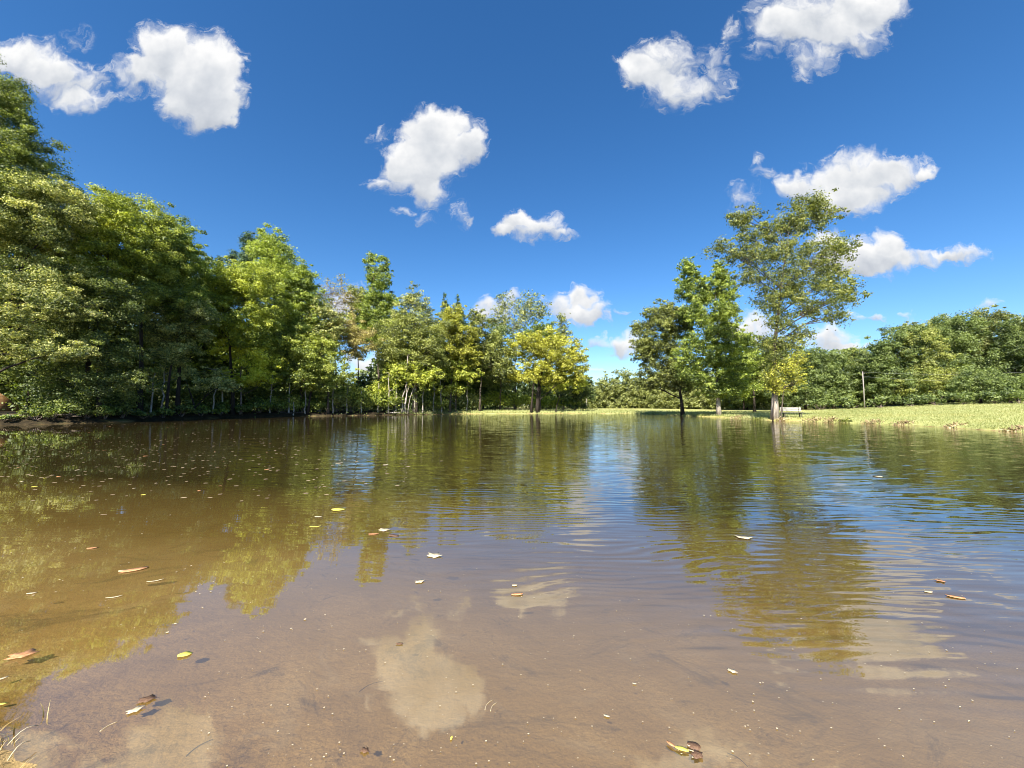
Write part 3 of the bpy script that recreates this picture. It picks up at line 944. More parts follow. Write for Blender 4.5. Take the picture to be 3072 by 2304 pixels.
# --- shaded trees deeper in the left wood (they close the wood and keep it dark inside)
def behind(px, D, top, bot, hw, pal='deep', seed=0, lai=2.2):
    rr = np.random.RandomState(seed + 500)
    lobes = []
    n = max(3, int((bot - top) / 75))
    for i in range(n):
        y = top + 45 + (bot - top - 60) * (i + .3) / n
        w = hw * (.65 + .5 * sin(pi * (i + .8) / (n + .6)))
        lobes.append((px + rr.uniform(-.3, .3) * hw, y, w, 60 * (.8 + .4 * rr.rand())))
    return lobes


rngb = np.random.RandomState(5)
ORD = ['first', 'second', 'third', 'fourth', 'fifth', 'sixth', 'seventh', 'eighth', 'ninth', 'tenth', 'eleventh', 'twelfth', 'thirteenth', 'fourteenth', 'fifteenth', 'sixteenth', 'seventeenth']
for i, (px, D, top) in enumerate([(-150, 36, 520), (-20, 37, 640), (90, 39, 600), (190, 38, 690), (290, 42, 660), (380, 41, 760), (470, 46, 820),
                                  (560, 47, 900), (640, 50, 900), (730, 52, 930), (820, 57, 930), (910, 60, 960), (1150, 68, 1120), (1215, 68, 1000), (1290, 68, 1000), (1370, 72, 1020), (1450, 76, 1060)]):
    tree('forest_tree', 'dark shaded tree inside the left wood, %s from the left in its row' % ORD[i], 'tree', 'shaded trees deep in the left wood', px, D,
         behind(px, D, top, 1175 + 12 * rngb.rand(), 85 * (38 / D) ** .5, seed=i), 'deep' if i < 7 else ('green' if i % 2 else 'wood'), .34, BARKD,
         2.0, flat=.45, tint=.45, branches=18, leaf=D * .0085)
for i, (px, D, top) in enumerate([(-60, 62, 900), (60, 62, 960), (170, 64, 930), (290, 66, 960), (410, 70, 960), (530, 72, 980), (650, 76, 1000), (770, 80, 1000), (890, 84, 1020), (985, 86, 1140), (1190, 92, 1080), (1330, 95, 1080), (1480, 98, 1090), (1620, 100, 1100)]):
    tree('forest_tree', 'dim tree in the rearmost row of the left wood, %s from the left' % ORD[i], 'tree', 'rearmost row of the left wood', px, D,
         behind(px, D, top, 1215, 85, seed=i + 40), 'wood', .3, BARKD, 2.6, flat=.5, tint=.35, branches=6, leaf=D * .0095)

# --- shrubs along the left bank
def shrub(name, label, group, px, D, w, h, pal, seed, dz=0, lai=2.6, tint=.6, cat='shrub', leaf=None, up=.75):
    rng = np.random.RandomState(seed)
    X = (px - 1536) / F * D
    z = gh(X, D)
    root = empty(name, (X, D, z))
    tag(root, label, cat, group)
    k = 9
    a = rng.rand(k) * 2 * pi
    r = rng.rand(k) ** .5
    cen = np.stack([np.cos(a) * r * w * .38, np.sin(a) * r * w * .3, h * (.3 + .5 * rng.rand(k) * (1.1 - .5 * r))], -1)
    s = min(w, h) * (.22 + .12 * rng.rand(k))
    Lf = leaf or max(.11, D * .0052)
    per = int(np.clip(lai * pi * w * h / 4 / (.3 * Lf * Lf) / k, 10, 400))
    me = leaves_mesh(rng, cen, np.stack([s * 1.2, s * 1.2, s * .8], -1), per, Lf, .6, PAL[pal], base=np.clip(tint + (rng.rand(k) - .5) * .7, 0, 1))
    mb = MB()
    for j in range(k):
        t = np.linspace(0, 1, 4)[:, None]
        mb.tube(np.array([0, 0, -.15]) * (1 - t) + cen[j] * t + np.array([0, 0, .15]) * t * (1 - t), np.linspace(.03, .008, 4), 4, cap=False)
    mb.build('stems', TWIG, root, smooth=True)
    me.name = 'foliage'
    link('foliage', me, root)
    return root


rs = np.random.RandomState(21)
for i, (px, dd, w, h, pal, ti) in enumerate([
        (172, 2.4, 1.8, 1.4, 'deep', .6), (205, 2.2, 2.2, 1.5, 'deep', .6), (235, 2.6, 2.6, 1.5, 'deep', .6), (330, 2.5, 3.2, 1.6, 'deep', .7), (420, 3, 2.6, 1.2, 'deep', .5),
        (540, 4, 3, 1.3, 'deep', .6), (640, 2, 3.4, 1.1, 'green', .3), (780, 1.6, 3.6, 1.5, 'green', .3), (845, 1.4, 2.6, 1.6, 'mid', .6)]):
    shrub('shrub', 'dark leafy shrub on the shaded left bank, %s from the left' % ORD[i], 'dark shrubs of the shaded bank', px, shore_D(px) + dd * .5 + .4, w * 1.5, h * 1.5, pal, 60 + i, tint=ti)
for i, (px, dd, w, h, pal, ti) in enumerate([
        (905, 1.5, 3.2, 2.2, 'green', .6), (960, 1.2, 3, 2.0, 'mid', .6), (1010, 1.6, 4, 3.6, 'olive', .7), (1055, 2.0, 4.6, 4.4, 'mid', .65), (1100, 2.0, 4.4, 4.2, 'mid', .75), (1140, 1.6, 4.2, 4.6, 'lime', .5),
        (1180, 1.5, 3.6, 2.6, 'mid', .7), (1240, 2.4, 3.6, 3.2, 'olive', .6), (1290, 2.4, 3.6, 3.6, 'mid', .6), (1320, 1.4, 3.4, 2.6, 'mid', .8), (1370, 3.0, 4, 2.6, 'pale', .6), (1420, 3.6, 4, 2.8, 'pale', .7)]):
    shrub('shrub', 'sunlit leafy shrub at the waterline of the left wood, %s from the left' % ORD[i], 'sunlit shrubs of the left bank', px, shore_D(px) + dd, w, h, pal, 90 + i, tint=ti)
for i, (px, dd, w, h) in enumerate([(1455, 7, 4.6, 3.6), (1500, 8, 5, 4.4), (1545, 9, 5, 3.8), (1590, 9, 5, 3.6), (1640, 10, 5, 3.6), (1685, 9, 4.6, 3.4), (1720, 8, 4, 2.6)]):
    shrub('shrub', 'lime shrub behind the grassy bank by the big yellow tree, %s from the left' % ORD[i], 'lime shrubs under the yellow tree', px, shore_D(px) + dd, w, h, 'lime', 120 + i, tint=.55)


def sapling(px, D, top, lean, w, pal, seed, r=.045, label=None):
    rng = np.random.RandomState(seed)
    X = (px - 1536) / F * D
    z = max(gh(X, D), -.1)
    root = empty('sapling', (X, D, z))
    tag(root, label, 'sapling', 'slim pale saplings along the left bank')
    H = at(px, top, D)[2] - z
    t = np.linspace(0, 1, 8)
    pts = np.stack([lean * t * H + rng.normal(size=8) * .04 * H * .3, rng.normal(size=8) * .05, -.2 + t * (H + .2)], -1)
    pts[0, :2] = 0
    mb = MB().tube(pts, np.linspace(r * 1.3, r * .4, 8), 6)
    cen = []
    for j in range(9):
        q = pts[rng.randint(4, 8)]
        c = q + np.array([rng.uniform(-1, 1) * w, rng.uniform(-1, 1) * w, rng.uniform(0, .5)])
        cen.append(c)
        tt = np.linspace(0, 1, 4)[:, None]
        mb.tube(q * (1 - tt) + c * tt, np.linspace(r * .4, .01, 4), 4, cap=False)
    mb.build('trunk', BARKP, root, smooth=True)
    me = leaves_mesh(rng, np.array(cen), np.full((9, 3), .38), 30, D * .0052, .6, PAL[pal])
    link('crown', me, root)


for i, (px, dd, top, lean, pal, w, lb) in enumerate([
        (455, .8, 1120, .02, 'deep', .8, 'slim grey sapling in shade, leftmost of the pale stems'), (490, 1.4, 1105, -.03, 'deep', .8, 'slim sapling just right of the leftmost pale stem'),
        (640, .9, 1110, .04, 'pale', .8, 'slim sapling under the low pale bough'), (668, 1.2, 1120, -.02, 'pale', .7, 'slim sapling right of the low pale bough'),
        (882, .2, 1190, .01, 'mid', .5, 'short bright white sapling rising straight from the waterline'), (1206, .5, 1080, .10, 'mid', 1.0, 'white sapling leaning right, left one of the crossing pair'),
        (1219, .3, 1065, .01, 'lime', 1.1, 'straight white sapling, tallest of the pale stems'), (1245, .7, 1150, -.02, 'mid', .8, 'pale sapling with a crooked side limb near the water'),
        (1268, .5, 1150, .03, 'mid', .7, 'pale sapling right of the crooked one'), (1300, 1.0, 1120, .02, 'lime', .9, 'pale sapling left of the drooping lime bough'),
        (1000, .6, 1140, -.03, 'mid', .8, 'pale sapling among tangled stems left of the sky gap'), (1135, .8, 1150, .03, 'lime', .8, 'pale sapling right of the sky gap'),
        (812, .9, 1120, .02, 'mid', .8, 'slim sapling under the broad yellow green tree'), (918, .5, 1130, -.03, 'mid', .9, 'slim sapling just right of the short bright white one'),
        (1040, .5, 1160, .04, 'mid', .7, 'pale sapling below the orange tinted tree'), (1085, .7, 1170, -.02, 'mid', .6, 'pale sapling standing in the sky gap'),
        (1165, .4, 1120, .02, 'lime', .9, 'pale sapling left of the crossing white pair'), (1190, .9, 1100, -.03, 'mid', .9, 'pale sapling touching the left of the crossing white pair'),
        (1325, .5, 1140, -.02, 'lime', .8, 'pale sapling beneath the drooping lime bough'), (1400, 1.2, 1120, .03, 'mid', .8, 'pale sapling where the grassy bank begins')]):
    sapling(px, shore_D(px) + dd, top, lean, w, pal, 300 + i, r=.05 + .0006 * shore_D(px), label=lb)

# --- the open side on the right
RG = 'three shore trees at the bench'
tree('broadleaf_tree', 'dark trunked olive tree, leftmost of the three standing alone on the grassy shore', 'tree', RG, 2047, 50,
     [(1990,945,52,42),(2035,965,48,48),(1960,1000,60,50),(1932,1050,36,34),(2010,1050,72,58),(1990,1120,66,38),(2060,1110,46,48),(1950,1150,45,18),(2040,1160,36,14)], 'olive', .46, BARKD, 4.0, flat=.7, tint=.30, branches=55, loose=.9)
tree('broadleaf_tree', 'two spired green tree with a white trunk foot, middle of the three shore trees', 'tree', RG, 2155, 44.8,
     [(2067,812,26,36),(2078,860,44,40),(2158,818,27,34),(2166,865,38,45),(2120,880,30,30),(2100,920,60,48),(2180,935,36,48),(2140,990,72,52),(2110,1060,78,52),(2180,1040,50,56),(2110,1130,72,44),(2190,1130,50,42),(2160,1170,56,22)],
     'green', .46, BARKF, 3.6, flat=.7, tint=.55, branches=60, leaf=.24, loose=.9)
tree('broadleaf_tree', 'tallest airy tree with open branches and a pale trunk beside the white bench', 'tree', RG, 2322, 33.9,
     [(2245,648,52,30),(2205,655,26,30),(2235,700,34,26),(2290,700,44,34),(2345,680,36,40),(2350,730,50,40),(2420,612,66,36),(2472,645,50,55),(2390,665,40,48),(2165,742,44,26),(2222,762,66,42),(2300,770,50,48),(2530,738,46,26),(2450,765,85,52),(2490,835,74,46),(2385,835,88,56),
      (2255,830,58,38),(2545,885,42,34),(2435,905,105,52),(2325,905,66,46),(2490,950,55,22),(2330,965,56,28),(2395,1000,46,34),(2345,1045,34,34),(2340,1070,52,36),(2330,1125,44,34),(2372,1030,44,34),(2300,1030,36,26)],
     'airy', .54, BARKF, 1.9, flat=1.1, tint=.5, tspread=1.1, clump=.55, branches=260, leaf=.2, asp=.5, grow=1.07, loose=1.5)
tree('broadleaf_tree', 'golden young tree clinging round the foot of the tallest airy tree', 'tree', None, 2340, 32.6,
     [(2350,1110,36,30),(2395,1085,32,26),(2322,1145,34,24),(2392,1135,30,26),(2350,1165,34,16)], 'yellow', .10, BARK, 1.3, flat=.9, tint=.5, branches=50, multi=1)
tree('broadleaf_tree', 'spreading green tree behind, between the two white trunks', 'tree', None, 2262, 56,
     [(2235,1020,40,20),(2275,1050,66,36),(2230,1090,66,44),(2300,1110,60,46),(2260,1150,80,40)], 'green', .35, BARKD, 2.8, flat=.45, tint=.6, branches=40)

FW = 'round trees closing the far end of the field'
for i, (px, D, top, hw, lb) in enumerate([
        (1775, 112, 1148, 34, 'low round far tree beside the corner of the yellow tree'), (1818, 116, 1122, 38, 'round far tree, second from the yellow tree'),
        (1868, 118, 1112, 42, 'widest round far tree, in the middle of the open gap'), (1925, 116, 1120, 40, 'round far tree just left of the dark trunked shore tree'),
        (1985, 110, 1118, 42, 'far tree showing low under the crown of the dark trunked shore tree'), (2050, 104, 1115, 44, 'far tree directly behind the dark shore trunk'),
        (2110, 98, 1110, 44, 'far tree left of the middle white trunk foot'), (2170, 92, 1105, 46, 'far tree right behind the middle white trunk foot'),
        (1745, 106, 1165, 28, 'smallest far tree tucked behind the yellow tree')]):
    H = 1226 - top
    tree('far_tree', lb, 'tree', FW, px, D, [(px, top + H * .38, hw * .8, H * .36), (px - hw * .4, top + H * .62, hw * .7, H * .36), (px + hw * .45, top + H * .6, hw * .7, H * .36), (px, top + H * .85, hw, H * .2)],
         'far', .5, BARK, 3.0, flat=.6, tint=.5, branches=8, leaf=D * .0048, seed=800 + i)

RW = 'wood on the hillside at the right'
for i, (px, D, lob, pal, ti, lb) in enumerate([
        (2230, 78, [(2230,1110,50,40),(2215,1160,60,40),(2260,1170,50,40)], 'wood', .4, 'shaded wood tree behind the middle shore tree'),
        (2320, 74, [(2320,1100,56,44),(2300,1160,60,40),(2350,1165,50,40)], 'wood', .45, 'wood tree behind the tallest trunk'),
        (2415, 70, [(2420,1085,52,42),(2390,1120,60,50),(2450,1130,55,55),(2410,1180,70,36)], 'wood', .6, 'rounded wood tree above the bench back'),
        (2500, 68, [(2500,1090,44,30),(2480,1130,52,46),(2530,1150,44,50),(2500,1185,60,30)], 'wood', .85, 'light green wood tree between bench and pole'),
        (2572, 72, [(2560,1075,36,30),(2585,1110,42,44),(2570,1170,44,40)], 'deep', .85, 'dark recessed wood tree just left behind the pole'),
        (2622, 66, [(2625,1075,44,36),(2615,1125,46,50),(2640,1175,50,36)], 'wood', .45, 'wood tree directly right of the pole'),
        (2705, 62, [(2700,1030,62,48),(2665,1075,50,55),(2740,1080,66,60),(2700,1150,80,50)], 'wood', .6, 'bulky domed tree nearest right of the pole, dark topped'),
        (2790, 60, [(2770,1040,50,50),(2800,1100,58,50),(2780,1150,70,45)], 'olive', .85, 'dusty olive tree bulging forward in the right wood'),
        (2790, 74, [(2770,1000,60,34),(2830,1010,60,50),(2720,1000,40,26)], 'olive', .45, 'brownish crown behind the domed tree'),
        (2880, 60, [(2865,985,55,42),(2900,1030,66,60),(2860,1090,60,60),(2910,1140,64,50)], 'wood', .8, 'bright green tree with layered boughs in the right wood'),
        (2965, 60, [(2960,960,44,34),(2990,1000,56,60),(2960,1070,66,60)], 'far', .35, 'grey green tallest crown on the hillside'),
        (3045, 56, [(3045,985,40,34),(3060,1030,50,50),(3030,1090,60,60),(3060,1150,60,50)], 'wood', .5, 'deep green tree cut by the right frame edge'),
        (3130, 54, [(3120,1000,50,50),(3120,1080,60,70),(3120,1160,60,40)], 'wood', .5, 'tree mostly outside at the right frame edge'),
        (2940, 54, [(2930,1130,50,30),(2970,1160,60,34),(2900,1165,46,30)], 'wood', .75, 'low leafy tree at the wood edge below the grey green crown'),
        (3030, 50, [(3030,1150,50,26),(3060,1175,50,24)], 'wood', .7, 'lowest bushy tree at the wood edge near the right frame')]):
    tree('woodland_tree', lb, 'tree', RW, px, D, lob, pal, .4, BARKD, 3.0, flat=.85, tint=ti, branches=14, seed=900 + i, leaf=D * .0043)
for i, px in enumerate([2460, 2545, 2640, 2730, 2810, 2890, 2985, 3060]):
    shrub('shrub', 'low green shrub along the foot of the right wood, %s from the left' % ORD[i], 'shrubs at the foot of the right wood', px, np.interp(px, [2400, 2590, 2855, 3072], [66, 60, 53, 47]), 4.5, 2.2, 'wood', 700 + i, tint=.5 + .1 * (i % 3))
for i in range(9):
    px = 2240 + 110 * i
    tree('forest_tree', 'tree in the second row of the right wood, %s from the left' % ORD[i], 'tree', 'second row of the right wood', px, 84, [(px, 1110 - max(0, px - 2650) * .22, 80, 60), (px, 1170, 80, 45)], 'wood', .4, BARKD, 2.2, flat=.5, branches=4, leaf=.8, seed=970 + i)

# ------------------------------------------------------------------ bench, pole, wires, shelter
WHITE = simple_mat('white_painted_boards', (.40, .38, .33), (.56, .54, .47), 6, .55, (1, 6, 6), .004)
DARKW = simple_mat('dark_weathered_wood', (.045, .04, .035), (.10, .085, .07), 10, .8, (1, 8, 8), .004)
POLEM = simple_mat('grey_pole_wood', (.20, .18, .155), (.36, .33, .29), 8, .85, (1, 1, .15), .01)
WIREM = simple_mat('wire_metal', (.18, .18, .18), (.30, .30, .30), 4, .5)


def bench():
    D = 34.3
    X = (2374 - 1536) / F * D
    z = gh(X, D)
    r = empty('park_bench', (X, D, z), rad(-16))
    tag(r, 'white backed wooden bench facing the pond beside the tallest shore tree', 'bench')
    w = 1.62
    # local: the bench looks towards -y; back at +y, leaning
    for k, (dz, dy) in enumerate(((.62, .30), (.80, .36))):
        R = np.array([[1, 0, 0], [0, cos(-.3), -sin(-.3)], [0, sin(-.3), cos(-.3)]])
        MB().box((0, dy, dz), (w, .035, .155), R, .006).build('back_board', WHITE, r)
    for k in range(3):
        MB().box((0, -.18 + k * .155, .43), (w + .1, .14, .04), None, .006).build('seat_board', DARKW, r)
    for sx in (-1, 1):
        x = sx * .62
        R = np.array([[1, 0, 0], [0, cos(-.3), -sin(-.3)], [0, sin(-.3), cos(-.3)]])
        MB().box((x, .275, .55), (.05, .05, .72), R, .006).build('back_post', DARKW, r)
        MB().box((x, -.16, .19), (.06, .07, .46), None, .006).build('leg', DARKW, r)
        MB().box((x, .17, .19), (.06, .07, .46), None, .006).build('leg', DARKW, r)
        MB().box((x, .0, .39), (.05, .46, .06), None, .006).build('side_rail', DARKW, r)


bench()


def pole(px, D, ytop, r0, label, name='utility_pole', cat='pole', arm=False):
    X = (px - 1536) / F * D
    z = gh(X, D)
    H = at(px, ytop, D)[2] - z
    r = empty(name, (X, D, z))
    tag(r, label, cat)
    MB().tube([(0, 0, -.4), (0.0, 0, H * .5), (-.04, 0, H)], [r0, r0 * .88, r0 * .72], 12).build('shaft', POLEM, r, smooth=True)
    mb = MB().tube([(-.04, 0, H), (-.04, 0, H + .05)], [r0 * .78, r0 * .5], 12)
    mb.build('cap', POLEM, r)
    if arm:
        MB().tube([(0, -.12, H - .35), (0, -.22, H - .35), (0, -.22, H - .15)], .03, 6).build('insulator', WHITE, r)
    return np.array([X, D, z + H])


pt = pole(2592, 60, 1115, .085, 'grey wooden utility pole at the field edge in front of the right wood', arm=True)
pole(1760, 96, 1196, .09, 'thin grey post far off on the grass beyond the yellow tree', 'post', 'post')


def wire(a, b, sag, label):
    t = np.linspace(0, 1, 40)[:, None]
    p = a * (1 - t) + b * t
    p[:, 2] -= sag * 4 * (t * (1 - t))[:, 0]
    o = MB().tube(p, .008, 5).build('overhead_wire', WIREM, None, smooth=True)
    tag(o, label, 'wire')


wire(pt + np.array([0, 0, -.05]), at(3520, 1075, 46), 1.0, 'upper thin wire running right from the pole top')
wire(pt + np.array([0, 0, -.75]), at(3520, 1120, 46), .9, 'lower thin wire running right from the pole')


def shelter():
    D = 29.0
    m, N, L = new_mat('orange_brown_shingles')
    tc = N.new('ShaderNodeTexCoord')
    mp = N.new('ShaderNodeMapping'); mp.inputs['Rotation'].default_value = (0, 0, 0)
    L.new(tc.outputs['Object'], mp.inputs[0])
    br = N.new('ShaderNodeTexBrick'); br.inputs['Scale'].default_value = 3.2
    br.inputs['Color1'].default_value = (.40, .20, .07, 1); br.inputs['Color2'].default_value = (.52, .29, .12, 1)
    br.inputs['Mortar'].default_value = (.12, .06, .03, 1); br.inputs['Mortar Size'].default_value = .02
    L.new(mp.outputs[0], br.inputs['Vector'])
    p = N.new('ShaderNodeBsdfPrincipled'); p.inputs['Roughness'].default_value = .9
    L.new(br.outputs[0], p.inputs['Base Color'])
    o = N.new('ShaderNodeOutputMaterial'); L.new(p.outputs[0], o.inputs[0])
    c = at(-175, 1232, D + 2)
    z = gh(c[0], D + 2)
    r = empty('shelter', (c[0], D + 2, z), rad(14))
    tag(r, 'low shelter with an orange brown roof on white posts at the left frame edge', 'shelter')
    hw, hd, ez, tz = 3.6, 2.2, at(0, 1233, D)[2] - z, at(0, 1160, D)[2] - z
    rw = 1.9
    V = np.array([(-hw, -hd, ez), (hw, -hd, ez), (hw, hd, ez), (-hw, hd, ez), (-rw, 0, tz), (hw - .5, 0, tz)])
    th = np.array([0, 0, -.09])
    mb = MB()
    mb.add(np.concatenate([V, V + th]), [[0, 1, 5, 4], [1, 2, 5], [2, 3, 4, 5], [3, 0, 4], [1, 0, 6, 7], [2, 1, 7, 8], [3, 2, 8, 9], [0, 3, 9, 6], [6, 10, 11, 7], [7, 11, 8], [8, 11, 10, 9], [9, 10, 6]])
    mb.build('roof', m, r)
    MB().box((0, -hd + .06, ez - .20), (2 * hw - .3, .06, .16), None, .01).build('fascia', WHITE, r)
    for x in np.linspace(-hw + .25, hw - .25, 5):
        for y in (-hd + .2, hd - .2):
            MB().box((x, y, (ez - .3) / 2 - .2), (.13, .13, ez + .1), None, .01).build('post', WHITE, r)
    MB().box((0, -hd + .2, .28), (2 * hw - .5, .05, .09), None, .01).build('rail', WHITE, r)


shelter()

# fallen timber on the left bank
for i, (px, dd, Lg, a, lb) in enumerate([(110, 1.0, 4.5, 6, 'long grey fallen log at the waterline below the oak at the left edge'), (190, .6, 3.2, -5, 'thin fallen branch half in the water at the far left'),
                                          (870, .4, 3.4, 4, 'fallen branch on the bank left of the short white sapling'), (1175, .3, 2.6, -8, 'pale driftwood stick at the foot of the white saplings')]):
    D = shore_D(px) + dd
    X = (px - 1536) / F * D
    rr = np.random.RandomState(i)
    t = np.linspace(-.5, .5, 9)
    p = np.stack([t * Lg, rr.normal(size=9) * .05, .06 + .12 * rr.rand() * (t + .5) + rr.normal(size=9) * .02], -1)
    mb = MB().tube(p, np.linspace(.10, .035, 9), 7)
    mb.tube([p[5], p[5] + (.3, .1, .35)], [.035, .012], 5)
    mb.tube([p[3], p[3] + (-.2, -.1, .28)], [.03, .012], 5)
    o = mb.build('fallen_branch', BARKP if i == 3 else BARK, None, smooth=True, loc=(X, D, gh(X, D)))
    o.rotation_euler = (0, 0, rad(a))
    tag(o, lb, 'log')


# ------------------------------------------------------------------ grass
def blades(name, px_range, n, hmin, hmax, wd, region, mat, seed, label, pal=None):
    rng = np.random.RandomState(seed)
    X, Y = region(rng, n)
    sd = sdist(X, Y)
    ok = sd > .02
    X, Y = X[ok], Y[ok]
    Z = ground_h(X, Y)
    m = len(X)
    dist = np.hypot(X, Y)
    h = (hmin + (hmax - hmin) * rng.rand(m) ** 2)
    w = wd * (.5 + dist / 25)
    a = rng.rand(m) * pi
    lx, ly = rng.normal(size=m) * h * .45, rng.normal(size=m) * h * .45
    b0 = np.stack([X - np.cos(a) * w, Y - np.sin(a) * w, Z - .01], -1)
    b1 = np.stack([X + np.cos(a) * w, Y + np.sin(a) * w, Z - .01], -1)
    tp = np.stack([X + lx, Y + ly, Z + h], -1)
    V = np.stack([b0, b1, tp], 1).reshape(-1, 3)
    tint = np.clip(rng.rand(m) * .6 + .2 + .25 * wob(X, Y, .4, 8), 0, 1)
    me = mesh_from(name, V, np.arange(3 * m), 3, mat, {'tint': np.repeat(tint, 3)})
    tag(link(name, me), label, None, None, 'stuff')


PAL['grass'] = leaf_mat('grass_blades', (.12, .15, .04), (.32, .345, .12), (.52, .50, .25), .3, 1.0)


def reg_right(rng, n):
    u = rng.uniform(.28, 1.42, n)
    D = 17 + 48 * rng.rand(n) ** 1.4
    return u * D, D


def reg_bank(rng, n):
    px = rng.uniform(1180, 2300, n)
    D = np.array([shore_D(p) for p in px]) + .1 + 22 * rng.rand(n) ** 2.2
    return (px - 1536) / F * D, D


blades('field_grass', None, 150000, .03, .13, .010, reg_right, PAL['grass'], 1, 'sunlit mown grass of the field behind the bench')
blades('bank_grass', None, 22000, .06, .32, .012, reg_bank, PAL['grass'], 2, 'pale grass strip along the far bank')


def weed(px, dd, w, h, seed, label, pal='dry', n=75):
    rng = np.random.RandomState(seed)
    D = shore_D(px) + dd
    X = (px - 1536) / F * D
    x, y = rng.normal(size=n) * w * .28, rng.normal(size=n) * .22
    gz = ground_h(X + x, D + y)
    z0 = gh(X, D)
    hh = .7 * h * (.4 + .6 * rng.rand(n)) * np.exp(-(x / w) ** 2 * 1.5)
    V, Fc, T = [], [], []
    a = rng.rand(n) * pi
    ww = .010
    for i in range(n):
        b = np.array([x[i], y[i], max(gz[i], 0) - z0 - .02])
        tip = b + np.array([rng.normal() * hh[i] * .5, rng.normal() * hh[i] * .35, hh[i]])
        s = np.array([cos(a[i]), sin(a[i]), 0]) * ww
        V += [b - s, b + s, tip + s * .4, tip - s * .4]
        T += [rng.rand()] * 4
        for k in range(2):
            c = b + (tip - b) * rng.uniform(.5, 1)
            e = c + rng.normal(size=3) * .07
            q = rng.normal(size=3) * .018
            V += [c - q, c + q, e + q, e - q]
            T += [rng.rand()] * 4
    me = mesh_from('weed_clump', V, np.arange(len(V)), 4, PAL[pal], {'tint': T})
    o = link('weed_clump', me, None, (X, D, z0))
    tag(o, label, 'weeds', 'dry weeds at the right waterline')


for i, (px, w, h, pal, lb) in enumerate([
        (2435, 1.7, .5, 'dry', 'largest reddish dry weed clump at the waterline in front of the bench'), (2492, .8, .55, 'dry', 'dry weed clump just right of the largest reddish one'),
        (2530, .6, .35, 'olive', 'small greenish weed clump right of the two reddish ones'), (2610, 1.0, .4, 'dry', 'dry weed clump under the utility pole'),
        (2705, 1.0, .28, 'dry', 'low dry weed clump below the domed wood tree'), (2215, 1.9, .38, 'dry', 'brown weeds on the bank right of the middle white trunk'),
        (2345, 1.0, .25, 'dry', 'brown litter and weeds at the foot of the tallest trunk'), (2860, .9, .22, 'dry', 'low weed clump on the right waterline past the domed tree'),
        (3040, 1.0, .25, 'dry', 'brown weed clump by the right frame edge'), (1960, 1.8, .3, 'olive', 'green weeds on the shaded bank left of the dark trunk'),
        (2105, 1.6, .3, 'olive', 'green weeds between the dark trunk and the middle white trunk'), (2275, 1.3, .3, 'olive', 'green weeds left of the tallest trunk')]):
    weed(px, .15, w, h, 40 + i, lb, pal)

# ------------------------------------------------------------------ floating leaves
def leaf_outline(kind, rng):
    n = 14
    a = np.linspace(0, 2 * pi, n, endpoint=False)
    if kind == 'oval': r = np.stack([np.cos(a), np.sin(a) * .42], -1)
    elif kind == 'round': r = np.stack([np.cos(a), np.sin(a) * .8], -1) * (1 + .07 * np.sin(5 * a))[:, None]
    elif kind == 'lobed': r = np.stack([np.cos(a), np.sin(a) * .7], -1) * (1 + .28 * np.cos(a * 5))[:, None]
    else: r = np.stack([np.cos(a), np.sin(a) * .14], -1)
    r = r * (1 + rng.normal(size=(n, 1)) * .05)
    z = .05 * r[:, 0] ** 2 * rng.uniform(.2, 2.4) + .10 * r[:, 1] ** 2 * rng.uniform(0, 2)
    return np.concatenate([np.column_stack([r, z]), [[0, 0, 0.0]]])


def leaf_float_mat(name, c1, c2):
    m = simple_mat(name, c1, c2, 3, .6, (1, 1, 1), 0, spec=.25)
    return m


LM = {'cream': leaf_float_mat('leaf_cream', (.34, .27, .16), (.62, .53, .36)), 'yellow': leaf_float_mat('leaf_yellow', (.62, .52, .06), (.85, .76, .16)),
      'orange': leaf_float_mat('leaf_orange_brown', (.32, .13, .05), (.62, .33, .16)), 'tan': leaf_float_mat('leaf_tan', (.16, .11, .06), (.40, .31, .19)), 'brown': leaf_float_mat('leaf_brown', (.07, .035, .022), (.20, .12, .07))}
rl = np.random.RandomState(77)
LMESH = {}
for c in LM:
    for k in ('oval', 'round', 'lobed', 'stick'):
        for v in range(2):
            V = leaf_outline(k, rl)
            n = len(V) - 1
            Vb = V.copy(); Vb[:, 2] -= .025
            fs = [[n, i, (i + 1) % n] for i in range(n)] + [[n + n + 1, n + 1 + (i + 1) % n, n + 1 + i] for i in range(n)] + \
                 [[i, n + 1 + i, n + 1 + (i + 1) % n, (i + 1) % n] for i in range(n)]
            mb = MB(); mb.add(np.concatenate([V, Vb]), fs)
            LMESH[(c, k, v)] = mb.mesh('floating_leaf', LM[c])


def put_leaf(px, py, width_px, col, kind, rot, label, group=None, v=0, z=.004):
    w = water_at(px, py)
    o = link('floating_leaf', LMESH[(col, kind, v)])
    s = width_px / F * w[1] / 2
    o.scale = (s, s, s)
    o.location = (w[0], w[1], z + s * .02)
    o.rotation_euler = (rl.uniform(-.06, .06), rl.uniform(-.06, .06), rot)
    tag(o, label, 'leaf', group)
    return o


